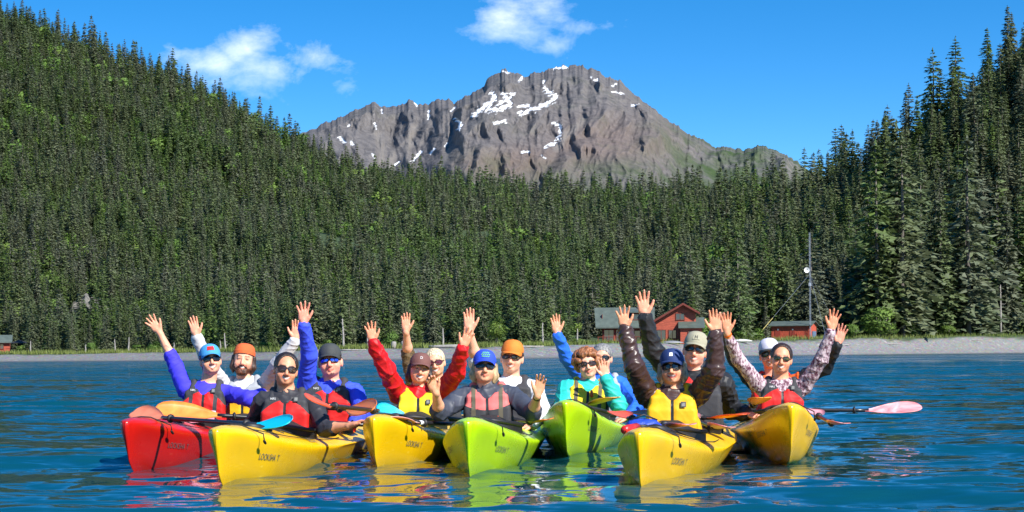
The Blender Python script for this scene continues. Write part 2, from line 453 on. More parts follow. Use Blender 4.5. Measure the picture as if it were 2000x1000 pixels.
    def noise_at(sc, det, mapping=None):
        t_ = n.new('ShaderNodeTexNoise'); setin(t_, Scale=sc, Detail=det, Roughness=0.68)
        if mapping:
            mm = n.new('ShaderNodeMapping'); mm.inputs['Scale'].default_value = mapping
            l.new(geo.outputs['Position'], mm.inputs[0]); l.new(mm.outputs[0], t_.inputs['Vector'])
        else: l.new(geo.outputs['Position'], t_.inputs['Vector'])
        return t_.outputs[0]
    na, nb, nc_ = noise_at(0.006, 8), noise_at(0.03, 8), noise_at(0.02, 6, (1.0, 0.5, 3.5))
    rock = mix_col(n, l, math_node(n, l, 'MULTIPLY_ADD', math_node(n, l, 'SUBTRACT', nb, 0.5), 2.4, 0.5, clamp=True), (0.054, 0.053, 0.058), (0.185, 0.173, 0.168))
    rock = mix_col(n, l, math_node(n, l, 'MULTIPLY', math_node(n, l, 'SUBTRACT', nc_, 0.42), 2.2, clamp=True), rock, (0.138, 0.131, 0.131))
    rock = mix_col(n, l, math_node(n, l, 'MULTIPLY', at('red'), 0.6), rock, mix_col(n, l, nb, (0.115, 0.078, 0.064), (0.195, 0.140, 0.117)))
    rock = mix_col(n, l, math_node(n, l, 'MULTIPLY', at('scree'), 0.7), rock, (0.19, 0.175, 0.16))
    gm = math_node(n, l, 'MULTIPLY', at('green'), math_node(n, l, 'MULTIPLY', math_node(n, l, 'SUBTRACT', na, 0.36), 4.5, clamp=True))
    gm2 = math_node(n, l, 'MULTIPLY', math_node(n, l, 'SUBTRACT', na, 0.55), 2.5, clamp=True)
    rock = mix_col(n, l, math_node(n, l, 'MAXIMUM', gm, math_node(n, l, 'MULTIPLY', gm2, 0.6)), rock, mix_col(n, l, nb, (0.028, 0.050, 0.018), (0.065, 0.100, 0.036)))
    col = mix_col(n, l, at('snow'), rock, (0.82, 0.84, 0.87))
    l.new(col, b.inputs['Base Color']); setin(b, Roughness=0.92); b.inputs['Specular IOR Level'].default_value = 0.15
    bp = n.new('ShaderNodeBump'); setin(bp, Strength=0.9, Distance=8.0)
    hb = math_node(n, l, 'MULTIPLY', math_node(n, l, 'ADD', nb, math_node(n, l, 'MULTIPLY', nc_, 0.6)), math_node(n, l, 'SUBTRACT', 1.0, math_node(n, l, 'MULTIPLY', at('snow'), 0.9)))
    l.new(hb, bp.inputs['Height']); l.new(bp.outputs[0], b.inputs['Normal'])
    me = mesh_from('mountain', V, grid_faces(*PX.shape), m)
    for nm, arr in (('snow', snow), ('scree', scree), ('green', green), ('red', np.clip(red, 0, 1))): vattr(me, nm, arr.ravel())
    o = obj('mountain', me); o['kind'] = 'structure'
build_mountain()

# ------------------------------------------------------------------ water
def build_water():
    uu = np.linspace(-1, 1, 360); us = 0.36 * uu * (0.72 + 0.28 * np.abs(uu)) + 0.9 * np.sign(uu) * np.abs(uu) ** 9
    ys = np.concatenate([np.linspace(-60, 5, 14)[:-1], np.geomspace(5.0, 60, 430), np.geomspace(61.5, 860, 110)])
    U, Y = np.meshgrid(us, ys)
    X = U * (np.maximum(Y, 0) + 3.0 + 10 * np.exp(-np.maximum(Y, 0) / 5.0))
    near = np.clip((45 - Y) / 25, 0, 1) * np.clip((Y - 2) / 4, 0, 1)
    r = np.random.default_rng(5)
    Z = np.zeros_like(X)
    for k in range(46):
        lam = 0.32 * 1.075 ** k * (0.9 + 0.2 * r.random())       # 0.3 .. 8 m
        ang = R(78) + r.normal(0, 0.62)
        kx, ky = math.cos(ang) * 2 * math.pi / lam, math.sin(ang) * 2 * math.pi / lam
        amp = 0.0042 * lam ** 0.5
        ph = r.random() * 6.28
        mod = 0.55 + 0.9 * np.clip(fbm(X / (lam * 4.0) + k, Y / (lam * 4.0) + 2 * k, 2, 100 + k) + 0.25, 0, 1)
        sp = np.where(Y < 60, 0.006 * np.maximum(Y, 1) * 2.2, 0.024 * Y)     # sampling limit
        Z += amp * mod * np.cos(kx * X + ky * Y + ph) * np.clip((lam - sp) / lam, 0, 1)
    Z *= np.clip((Y - 1) / 4, 0, 1)
    me = mesh_from('water', np.stack([X, Y, Z], -1).reshape(-1, 3), grid_faces(*X.shape))
    m, n, l, b = new_mat('sea_water')
    geo = n.new('ShaderNodeNewGeometry')
    def nz(sc, det, st, rot=0.0):
        mm = n.new('ShaderNodeMapping'); mm.inputs['Scale'].default_value = st; mm.inputs['Rotation'].default_value = (0, 0, rot)
        t_ = n.new('ShaderNodeTexNoise'); setin(t_, Scale=sc, Detail=det, Roughness=0.55)
        l.new(geo.outputs['Position'], mm.inputs[0]); l.new(mm.outputs[0], t_.inputs['Vector'])
        return t_.outputs[0]
    # wavelets of several sizes tilt the surface; open water away from the sheltered group is choppier
    def tiltv(sc, det, st, rot, amp):
        mm = n.new('ShaderNodeMapping'); mm.inputs['Scale'].default_value = st; mm.inputs['Rotation'].default_value = (0, 0, rot)
        t_ = n.new('ShaderNodeTexNoise'); setin(t_, Scale=sc, Detail=det, Roughness=0.5)
        l.new(geo.outputs['Position'], mm.inputs[0]); l.new(mm.outputs[0], t_.inputs['Vector'])
        s_ = N(n, 'ShaderNodeVectorMath', operation='SUBTRACT'); l.new(t_.outputs['Color'], s_.inputs[0]); s_.inputs[1].default_value = (0.5, 0.5, 0.5)
        m_ = N(n, 'ShaderNodeVectorMath', operation='SCALE'); l.new(s_.outputs[0], m_.inputs[0])
        if isinstance(amp, (int, float)): m_.inputs['Scale'].default_value = amp
        else: l.new(amp, m_.inputs['Scale'])
        return m_.outputs[0]
    sp = n.new('ShaderNodeSeparateXYZ'); l.new(geo.outputs['Position'], sp.inputs[0])
    far = math_node(n, l, 'MULTIPLY', math_node(n, l, 'SUBTRACT', sp.outputs[1], 12.0), 1 / 22.0, clamp=True)
    far2 = math_node(n, l, 'MULTIPLY', math_node(n, l, 'SUBTRACT', sp.outputs[1], 20.0), 1 / 60.0, clamp=True)
    gust = nz(0.05, 3.0, (0.35, 1.0, 1.0), 0.05)
    g = math_node(n, l, 'MULTIPLY_ADD', gust, 1.5, 0.25)
    def fa(f_, k_, c_): return math_node(n, l, 'MULTIPLY', math_node(n, l, 'MULTIPLY_ADD', f_, k_, c_), g)
    vs_ = [tiltv(4.2, 2.0, (0.5, 1.0, 1.0), 0.15, fa(far, 0.20, 0.66)), tiltv(9.5, 1.0, (0.5, 1.0, 1.0), -0.3, fa(far, 0.0, 0.46)), tiltv(1.5, 2.0, (0.42, 1.0, 1.0), -0.12, fa(far, 0.35, 0.62)), tiltv(0.42, 2.0, (0.4, 1.0, 1.0), 0.1, fa(far2, 0.5, 0.14)), tiltv(0.11, 2.0, (0.35, 1.0, 1.0), -0.05, fa(far2, 0.45, 0.0))]
    acc = geo.outputs['Normal']
    for v_ in vs_:
        fl = N(n, 'ShaderNodeVectorMath', operation='MULTIPLY'); l.new(v_, fl.inputs[0]); fl.inputs[1].default_value = (0.7, 1.0, 0.0)
        ad = N(n, 'ShaderNodeVectorMath', operation='ADD'); l.new(acc, ad.inputs[0]); l.new(fl.outputs[0], ad.inputs[1]); acc = ad.outputs[0]
    sky_tilt = N(n, 'ShaderNodeCombineXYZ'); l.new(math_node(n, l, 'MULTIPLY_ADD', far2, -0.10, -0.02), sky_tilt.inputs[1])      # far water brightened by tilting normals to the camera, so it mirrors more sky
    ad = N(n, 'ShaderNodeVectorMath', operation='ADD'); l.new(acc, ad.inputs[0]); l.new(sky_tilt.outputs[0], ad.inputs[1]); acc = ad.outputs[0]
    nn = N(n, 'ShaderNodeVectorMath', operation='NORMALIZE'); l.new(acc, nn.inputs[0]); bp = nn
    setin(b, Roughness=0.04, IOR=1.33)
    b.inputs['Base Color'].default_value = (0.002, 0.052, 0.074, 1)
    b.inputs['Specular IOR Level'].default_value = 0.55
    l.new(bp.outputs[0], b.inputs['Normal'])
    me.materials.append(m)
    o = obj('water', me); o['kind'] = 'structure'
build_water()
# ================================================================== TREES
def m_needles(name, c0, c1, c2):
    m, n, l, b = new_mat(name)
    oi = n.new('ShaderNodeObjectInfo'); geo = n.new('ShaderNodeNewGeometry')
    rp = n.new('ShaderNodeValToRGB'); l.new(oi.outputs['Random'], rp.inputs[0])
    e = rp.color_ramp.elements; e[0].color = c0 + (1,); e[1].color = c2 + (1,)
    k = e.new(0.5); k.color = c1 + (1,)
    t = n.new('ShaderNodeTexNoise'); setin(t, Scale=0.9, Detail=4.0, Roughness=0.7); l.new(geo.outputs['Position'], t.inputs['Vector'])
    t2 = n.new('ShaderNodeTexNoise'); setin(t2, Scale=0.016, Detail=4.0); l.new(geo.outputs['Position'], t2.inputs['Vector'])
    col = mix_col(n, l, math_node(n, l, 'MULTIPLY_ADD', t.outputs[0], 1.6, -0.3, clamp=True), mix_col(n, l, 0.35, rp.outputs[0], (0.05, 0.07, 0.03)), rp.outputs[0])
    col = mix_col(n, l, math_node(n, l, 'MULTIPLY', math_node(n, l, 'SUBTRACT', t2.outputs[0], 0.47), 4.0, clamp=True), col, mix_col(n, l, 0.55, col, (0.075, 0.165, 0.02)))
    l.new(col, b.inputs['Base Color']); setin(b, Roughness=0.62); b.inputs['Specular IOR Level'].default_value = 0.35
    tr = n.new('ShaderNodeBsdfTranslucent'); l.new(col, tr.inputs['Color'])
    mx = n.new('ShaderNodeMixShader'); mx.inputs[0].default_value = 0.27
    l.new(b.outputs[0], mx.inputs[1]); l.new(tr.outputs[0], mx.inputs[2])
    l.new(mx.outputs[0], n['Material Output'].inputs['Surface'])
    return m
M_SPRUCE = m_needles('spruce_needles', (0.148, 0.160, 0.116), (0.145, 0.172, 0.088), (0.120, 0.188, 0.042))
M_LEAF = m_needles('alder_leaves', (0.10, 0.20, 0.03), (0.14, 0.25, 0.04), (0.18, 0.27, 0.045))
M_BARK = simple('spruce_bark', (0.13, 0.115, 0.10), 0.9, 0.3, 3.0)
M_DEAD = simple('bleached_wood', (0.30, 0.28, 0.255), 0.85, 0.25, 4.0)

def leaf_normals(name, V, T, mat, cz, k):
    """leaves face outwards and shade with the roundness of the crown"""
    C = V[T].mean(1); r_ = np.random.default_rng(1)
    rad = C[:, :2] / (np.linalg.norm(C[:, :2], axis=1, keepdims=True) + 1e-6)
    out = np.concatenate([rad * k[0], (k[1] + 0 * C[:, :1]) if cz == 0 else (C[:, 2:3] - cz) * 2.0], 1)
    out = out + r_.normal(0, 0.28, out.shape); out /= np.linalg.norm(out, axis=1, keepdims=True)
    ng = np.cross(V[T[:, 1]] - V[T[:, 0]], V[T[:, 2]] - V[T[:, 0]])
    fl = (ng * out).sum(1) < 0
    T = T.copy(); T[fl] = T[fl][:, ::-1]
    me = mesh_from(name, V, T, mat, True)
    vn = np.zeros_like(V)
    for j in range(3): np.add.at(vn, T[:, j], out)
    vn /= np.linalg.norm(vn, axis=1, keepdims=True) + 1e-9
    me.normals_split_custom_set_from_vertices(vn.tolist())
    return me
def spruce_mesh(name, seed, levels, per, sprays, width=0.19, leaf=0.02, base=0.06, trunk=False, sparse=0.0, shape=0.9):
    """crown of a spruce of height 1; every branch droops and carries flat sprays"""
    r = random.Random(seed)
    V = []; T = []
    def tri(a, b, c):
        i = len(V); V.extend((a, b, c)); T.append((i, i + 1, i + 2))
    phase = r.random() * 6
    lop = [(r.random() * 6.28, r.uniform(0, 0.22)) for _ in range(2)]
    for lv in range(levels):
        f = (lv + r.random() * 0.7) / levels
        h = base + (0.985 - base) * f
        L0 = width * (1 - f) ** shape * (0.8 + 0.2 * math.sin(f * 17 + phase)) + 0.010
        if f < 0.16: L0 *= 0.6 + 2.5 * f
        nb = max(3, int(per * (0.55 + 0.6 * (1 - f))))
        a0 = r.random() * 6.28
        for bi in range(nb):
            if r.random() < sparse: continue
            az = a0 + 6.283 * bi / nb + r.uniform(-0.35, 0.35)
            L = L0 * r.uniform(0.62, 1.18)
            for la, lk in lop: L *= 1 - lk * max(0, math.cos(az - la))
            ca, sa = math.cos(az), math.sin(az)
            rise = r.uniform(0.10, 0.35) * (0.3 + f); droop = r.uniform(0.35, 0.75) * (1.15 - f)
            ns = max(2, int(sprays * (0.35 + 0.65 * L / width)))
            for s in range(ns):
                q = (s + r.random()) / ns
                q = 0.12 + 0.88 * q
                rad = L * q
                z = h + L * (rise * q - droop * q * q) + r.uniform(-0.005, 0.005)
                side = r.uniform(-1, 1) * (0.10 + 0.16 * (1 - q)) * L
                p = (ca * rad - sa * side, sa * rad + ca * side, z)
                sz = leaf * r.uniform(0.6, 1.35) * (0.75 + 0.5 * (1 - f))
                d = az + r.uniform(-0.9, 0.9)
                cd, sd = math.cos(d), math.sin(d)
                tilt = r.uniform(-0.75, 0.15)
                wv = r.uniform(0.26, 0.5) * sz
                wz = r.uniform(-0.35, 0.35) * sz
                tip = (p[0] + cd * sz, p[1] + sd * sz, p[2] + tilt * sz)
                bk = (p[0] - cd * sz * 0.45, p[1] - sd * sz * 0.45, p[2] - tilt * sz * 0.1)
                lft = (p[0] - sd * wv, p[1] + cd * wv, p[2] + wz - 0.12 * sz)
                rgt = (p[0] + sd * wv, p[1] - cd * wv, p[2] - wz - 0.12 * sz)
                tri(bk, rgt, tip); tri(bk, tip, lft)
    # leader
    for k in range(8):
        z = 0.955 + k * 0.006; a = r.random() * 6.28
        tri((0, 0, z + 0.016), (math.cos(a) * 0.010, math.sin(a) * 0.010, z - 0.004), (math.cos(a + 1.5) * 0.008, math.sin(a + 1.5) * 0.008, z - 0.004))
    nleaf = len(T)
    if trunk:
        for k in range(4):
            z0, z1 = k / 4 * 0.97 - 0.03, (k + 1) / 4 * 0.97 - 0.03
            r0, r1 = 0.011 * (1 - k / 4.2), 0.011 * (1 - (k + 1) / 4.2)
            for j in range(4):
                a, b_ = j * math.pi / 2, (j + 1) * math.pi / 2
                A = (math.cos(a) * r0, math.sin(a) * r0, z0); B = (math.cos(b_) * r0, math.sin(b_) * r0, z0)
                C = (math.cos(b_) * r1, math.sin(b_) * r1, z1); D = (math.cos(a) * r1, math.sin(a) * r1, z1)
                tri(A, B, C); tri(A, C, D)
    me = leaf_normals(name, np.array(V), np.array(T), M_SPRUCE, 0.0, (0.62, 0.62))
    if trunk:
        me.materials.append(M_BARK)
        mi = np.zeros(len(T), dtype=np.int32); mi[nleaf:] = 1
        me.polygons.foreach_set('material_index', mi)
    return me
def leafy_mesh(name, seed, blobs, leaves, leaf=0.05, mat=None):
    """rounded broadleaf crown: leaf clumps over several lobes, unit height"""
    r = random.Random(seed); V = []; T = []
    lobes = []
    for k in range(blobs):
        a = r.random() * 6.28; d = r.uniform(0, 0.42)
        lobes.append((math.cos(a) * d, math.sin(a) * d, r.uniform(0.2, 0.78), r.uniform(0.14, 0.26)))
    for k in range(leaves):
        cx, cy, cz, cr = lobes[k % blobs]
        v = Vector((r.gauss(0, 1), r.gauss(0, 1), r.gauss(0, 1))).normalized()
        rr = cr * r.uniform(0.55, 1.08)
        p = Vector((cx, cy, cz)) + v * rr
        if p.z < 0.0: p.z = abs(p.z) * 0.3
        a = Vector((r.gauss(0, 1), r.gauss(0, 1), r.gauss(0, 0.6))).normalized(); b = v.cross(a).normalized()
        s = leaf * r.uniform(0.6, 1.3)
        i = len(V)
        V += [p - a * s, p + b * s * 0.55, p + a * s, p - b * s * 0.55]
        T += [(i, i + 1, i + 2), (i, i + 2, i + 3)]
    return leaf_normals(name, np.array([tuple(v) for v in V]), np.array(T), mat or M_LEAF, 0.45, (0.8, 0.0))

FAR = [spruce_mesh('far_spruce', 100 + k, 25, 8, 6, width=[0.25, 0.21, 0.28, 0.23, 0.20, 0.26][k], leaf=0.047, shape=[0.95, 0.85, 1.0, 0.9, 0.95, 0.85][k], base=0.05, trunk=True, sparse=0.05) for k in range(6)]
FAR_B = [leafy_mesh('far_alder', 150 + k, 9, 420, 0.075) for k in range(2)]
def trunk_mesh(seed, wid=0.0105):
    r = random.Random(seed); b = MB()
    b.tube([(0, 0, -0.03), (r.uniform(-.003, .003), r.uniform(-.003, .003), 0.3), (r.uniform(-.004, .004), r.uniform(-.004, .004), 0.62), (0, 0, 0.965)], [wid * 1.25, wid, wid * 0.68, wid * 0.14], 7)
    for k in range(16):       # bare limbs low down
        z = r.uniform(0.05, 0.5); a = r.random() * 6.28; L = r.uniform(0.03, 0.10)
        b.tube([(0, 0, z), (math.cos(a) * L, math.sin(a) * L, z - L * r.uniform(-0.1, 0.45))], [0.0022, 0.0008], 3, False)
    return mesh_from('trunk', b.v, b.f, M_BARK, True)
NEAR = [spruce_mesh('crown', 200 + k, [32, 27, 36, 29, 26, 34][k], [9, 8, 9, 8, 9, 8][k], 17, width=[0.23, 0.26, 0.20, 0.25, 0.28, 0.22][k], leaf=0.027,
                    base=[0.07, 0.12, 0.06, 0.16, 0.09, 0.10][k], sparse=[0.06, 0.16, 0.05, 0.20, 0.12, 0.1][k], shape=[0.9, 0.8, 0.95, 0.75, 0.7, 0.85][k]) for k in range(6)]
NEAR_T = [trunk_mesh(300 + k) for k in range(6)]

# cleared ground round the buildings
CLEAR = []
def scatter():
    r = np.random.default_rng(12)
    X, Y, HT = [], [], []
    # the slopes: close ranks of trees from the flat to the skyline
    px = -330.0
    while px < 2330:
        top = float(interp(px, HPR)); u = float(u_of(px))
        ys = np.linspace(float(shore_y(u)) + 70, float(ridge_y(u)) + 25, 260)
        z = ground_z(u * ys, ys); row = np.maximum.accumulate((HY - (z - CAM_H) * F / ys)[::-1])[::-1]
        row = row + np.linspace(0.01, 0, 260)
        p = row[0]
        while p > row[-1]:
            fr = (row[0] - p) / (row[0] - row[-1] + 1e-6)
            hp = (1.32 - 0.32 * fr) * top if px < 1560 else (1.15 - 0.15 * fr) * top
            q = p + r.uniform(-.5, .5) * 0.165 * hp; y = float(np.interp(-q, -row, ys)); pj = px + r.uniform(-.5, .5) * 0.30 * hp
            X.append(float(u_of(pj)) * y); Y.append(y); HT.append(hp * y / F * float(np.clip(r.normal(1.0, 0.28), 0.45, 1.75)))
            p -= 0.165 * hp
        for e in range(1): X.append(float(u_of(px)) * ys[-1]); Y.append(ys[-1]); HT.append(top * ys[-1] / F * float(np.clip(r.normal(0.9, 0.2), .5, 1.25)))
        px += 0.30 * top
    X, Y, HT = np.array(X), np.array(Y), np.array(HT)
    # fill on the folds of the slopes
    cell = 10.0
    Xg, Yg = np.meshgrid(np.arange(-460, 460, cell), np.arange(400, 1420, cell))
    X3 = (Xg + r.uniform(-.5, .5, Xg.shape) * cell).ravel(); Y3 = (Yg + r.uniform(-.5, .5, Yg.shape) * cell).ravel(); u3 = X3 / Y3
    k = (np.abs(u3) < 0.33) & (Y3 - shore_y(u3) > 70) & (Y3 < ridge_y(u3) + 15) & (px_of(u3) < 1750)
    X3, Y3, u3 = X3[k], Y3[k], u3[k]
    X = np.concatenate([X, X3]); Y = np.concatenate([Y, Y3]); HT = np.concatenate([HT, interp(px_of(u3), HPR) * 0.98 * Y3 / F * np.clip(r.normal(1.0, .26, len(X3)), .5, 1.6)])
    # the belt along the shore
    cell = 6.0
    xs = np.arange(-320, 320, cell); yb = np.arange(330, 760, cell)
    Xg, Yg = np.meshgrid(xs, yb)
    X2 = (Xg + r.uniform(-0.48, 0.48, Xg.shape) * cell).ravel(); Y2 = (Yg + r.uniform(-0.48, 0.48, Yg.shape) * cell).ravel()
    u2 = X2 / Y2; d2 = Y2 - shore_y(u2); p2 = px_of(u2); tall = sstep(1400, 1700, p2)
    k = (np.abs(u2) < 0.33) & (d2 > 30 + 5 * vnoise(X2 / 20, Y2 / 20, 3)) & (d2 < 82) & (r.random(X2.shape) < 0.9 - 0.5 * tall)
    X2, Y2, p2 = X2[k], Y2[k], p2[k]
    h2 = interp(p2, [(-300, 10), (0, 10), (300, 10), (600, 12), (1100, 13), (1300, 15), (1420, 21), (1560, 26), (1680, 36), (1800, 43), (2300, 43)]) * np.clip(r.normal(0.95, 0.22, len(X2)), .4, 1.4)
    X = np.concatenate([X, X2]); Y = np.concatenate([Y, Y2]); ht = np.concatenate([HT, h2])
    keep = np.ones(len(X), bool)
    for (cx, cy, rx, ry) in CLEAR:
        keep &= ((X - cx) / rx) ** 2 + ((Y - cy) / ry) ** 2 > 1
    X, Y, ht = X[keep], Y[keep], ht[keep]
    u = X / Y; px = px_of(u); d = Y - shore_y(u)
    Z = ground_z(X, Y) - 0.3
    return X, Y, Z, ht, px, d
LODGE = (float(u_of(1268) * 424), 424.0); SHED = (float(u_of(1551) * 474), 474.0)
CLEAR += [(LODGE[0], LODGE[1] - 4, 24, 24), (SHED[0] - 1, SHED[1] - 6, 12, 18), (float(u_of(1400) * 436), 430, 8, 14), (float(u_of(8) * 470), 466, 10, 10), (float(u_of(1585) * 468), 464, 6, 16), (float(u_of(1700) * 500), 500, 15, 16)]
def y_at(px, py):
    ys = np.arange(float(shore_y(u_of(px))) + 60, 1200, 1.0); x = u_of(px) * ys; z = ground_z(x, ys)
    row = HY - (z - CAM_H) * F / ys - (px - 1000) * math.tan(ROLL)
    return float(ys[np.argmax(row < py)])
OUT_Y = y_at(168, 612)
CLEAR += [(float(u_of(168) * (OUT_Y - 8)), OUT_Y - 9, 8, 17)]
LAND = [(20, 'the small left cabin'), (110, 'the pink float'), (180, 'the pale rock face'), (290, 'the leftmost raised hand'), (375, 'the raised grey sleeve'), (450, 'the rust beanie'), (530, 'the dark haired paddler'), (595, 'the straight blue sleeve'), (660, 'the dark cap'),
        (725, 'the raised red sleeve'), (795, 'the tanned raised arm'), (850, 'the blond paddler'), (915, 'the tallest middle hand'), (1000, 'the orange cap'), (1085, 'the raised azure sleeve'), (1150, 'the curly hair'), (1210, 'the left part of the lodge'), (1290, 'the middle of the lodge'), (1350, 'the right gable of the lodge'),
        (1410, 'the crossing raised hands'), (1480, 'the foot of the guy wire'), (1550, 'the red shed'), (1590, 'the mast'), (1640, 'the rightmost raised hands'), (1720, 'the large bright bush'), (1790, 'the tip of the long paddle'), (1860, 'the right beach'), (1950, 'the right dead tree')]
def build_forest():
    X, Y, Z, ht, px, d = scatter()
    order = np.argsort(Y)
    nb = 420; cover = np.full(nb, 720.0)      # columns of 5 photo pixels
    score = np.zeros(len(X))
    for i in order:
        pyb = HY - (Z[i] - CAM_H) * F / Y[i] - (px[i] - 1000) * math.tan(ROLL)
        hp = ht[i] * F / Y[i]; w = 0.17 * hp
        c0 = int((px[i] - w) // 5); c1 = int((px[i] + w) // 5)
        for c in range(max(0, c0), min(nb - 1, c1) + 1):
            off = abs((c + 0.5) * 5 - px[i]) / max(w, 3)
            if off > 1: continue
            top = pyb - hp * (1 - off)
            low = min(pyb, cover[c])
            if top < low:
                score[i] += (low - max(top, 0)) * 5 if low > 0 else 0
                cover[c] = min(cover[c], top)
    score[(px < -30) | (px > 2030)] = 0
    big = np.argsort(-score)[:300]
    isbig = np.zeros(len(X), bool); isbig[big] = True
    r = random.Random(3)
    for i in sorted(big, key=lambda k: -score[k]):
        k = r.randrange(6)
        t = empty('spruce_tree', (X[i], Y[i], Z[i]), r.random() * 6.28)
        wv = r.uniform(0.88, 1.15)
        t.scale = (ht[i] * wv, ht[i] * wv, ht[i])
        p = px[i]
        lm = LAND[int(np.argmin([abs(p - q[0]) for q in LAND]))][1]
        row = 'in the first row' if d[i] < 48 else 'in the second row' if d[i] < 85 else 'on the low slope' if d[i] < 200 else 'half way up' if d[i] < 480 else 'high on the slope'
        q = ht[i] * F / Y[i] / (float(interp(p, HPR)) * 1.25 if d[i] > 82 else float(interp(p, [(0, 95), (300, 100), (600, 140), (1100, 150), (1420, 190), (1560, 230), (1700, 280), (2000, 290)])))
        sz = 'very tall' if q > 1.25 else 'tall' if q > 1.05 else 'medium' if q > 0.85 else 'small'
        lab = '%s %s spruce %s above %s' % (sz, 'slender' if wv < 0.97 else 'broad' if wv > 1.06 else 'regular', row, lm)
        grp = 'spruces along the wooded shore' if d[i] < 85 else 'spruces on the slopes'
        tag(t, lab, 'tree', grp)
        obj('crown', NEAR[k], t); obj('trunk', NEAR_T[k], t)
    # all the other trees: one mass of forest
    rest = np.where(~isbig)[0]
    n = len(rest)
    rr = np.random.default_rng(4)
    me = bpy.data.meshes.new('forest')
    me.vertices.add(n); me.vertices.foreach_set('co', np.stack([X[rest], Y[rest], Z[rest]], -1).astype(np.float32).ravel())
    idx = rr.integers(0, 6, n)
    alder = (rr.random(n) < 0.10 + 0.16 * (fbm(X[rest] / 70, Y[rest] / 70, 2, 77) > 0.22)) & (px[rest] < 1500)
    idx[alder] = 6 + rr.integers(0, 2, alder.sum())
    h2 = ht[rest].copy(); h2[alder] *= 0.55
    wv = rr.uniform(0.85, 1.35, n)
    for nm, arr, kd in (('idx', idx, 'INT'), ('ht', h2, 'FLOAT'), ('rot', rr.random(n) * 6.28, 'FLOAT'), ('wid', wv, 'FLOAT')):
        a = me.attributes.new(nm, kd, 'POINT'); a.data.foreach_set('value', np.asarray(arr, dtype=np.int32 if kd == 'INT' else np.float32))
    o = obj('forest', me)
    tag(o, 'dense spruce forest covering the hillsides behind the shore', 'forest', kind='stuff')
    ng = bpy.data.node_groups.new('forest_trees', 'GeometryNodeTree')
    ng.interface.new_socket('Geometry', in_out='INPUT', socket_type='NodeSocketGeometry')
    ng.interface.new_socket('Geometry', in_out='OUTPUT', socket_type='NodeSocketGeometry')
    gn, gl = ng.nodes, ng.links
    gi = gn.new('NodeGroupInput'); go = gn.new('NodeGroupOutput')
    jn = gn.new('GeometryNodeJoinGeometry')
    srcs = []
    for k, ms in enumerate(FAR + FAR_B):
        so = bpy.data.objects.new('forest_source', ms); srcs.append(so)
    for so in reversed(srcs):
        oi = gn.new('GeometryNodeObjectInfo'); oi.inputs['Object'].default_value = so; oi.inputs['As Instance'].default_value = True
        gl.new(oi.outputs['Geometry'], jn.inputs[0])
    def named(nm, kd):
        a = gn.new('GeometryNodeInputNamedAttribute'); a.data_type = kd; a.inputs['Name'].default_value = nm
        return a.outputs['Attribute']
    ip = gn.new('GeometryNodeInstanceOnPoints'); ip.inputs['Pick Instance'].default_value = True
    gl.new(gi.outputs[0], ip.inputs['Points']); gl.new(jn.outputs[0], ip.inputs['Instance']); gl.new(named('idx', 'INT'), ip.inputs['Instance Index'])
    cr = gn.new('ShaderNodeCombineXYZ'); gl.new(named('rot', 'FLOAT'), cr.inputs[2])
    er = gn.new('FunctionNodeEulerToRotation'); gl.new(cr.outputs[0], er.inputs[0]); gl.new(er.outputs[0], ip.inputs['Rotation'])
    cs = gn.new('ShaderNodeCombineXYZ'); mu = gn.new('ShaderNodeMath'); mu.operation = 'MULTIPLY'
    hn = named('ht', 'FLOAT'); gl.new(hn, mu.inputs[0]); gl.new(named('wid', 'FLOAT'), mu.inputs[1])
    gl.new(mu.outputs[0], cs.inputs[0]); gl.new(mu.outputs[0], cs.inputs[1]); gl.new(hn, cs.inputs[2]); gl.new(cs.outputs[0], ip.inputs['Scale'])
    gl.new(ip.outputs[0], go.inputs[0])
    md = o.modifiers.new('trees', 'NODES'); md.node_group = ng
    print('forest', n, 'tris far', [len(f.polygons) for f in FAR + FAR_B], 'near', [len(f.polygons) for f in NEAR])
build_forest()
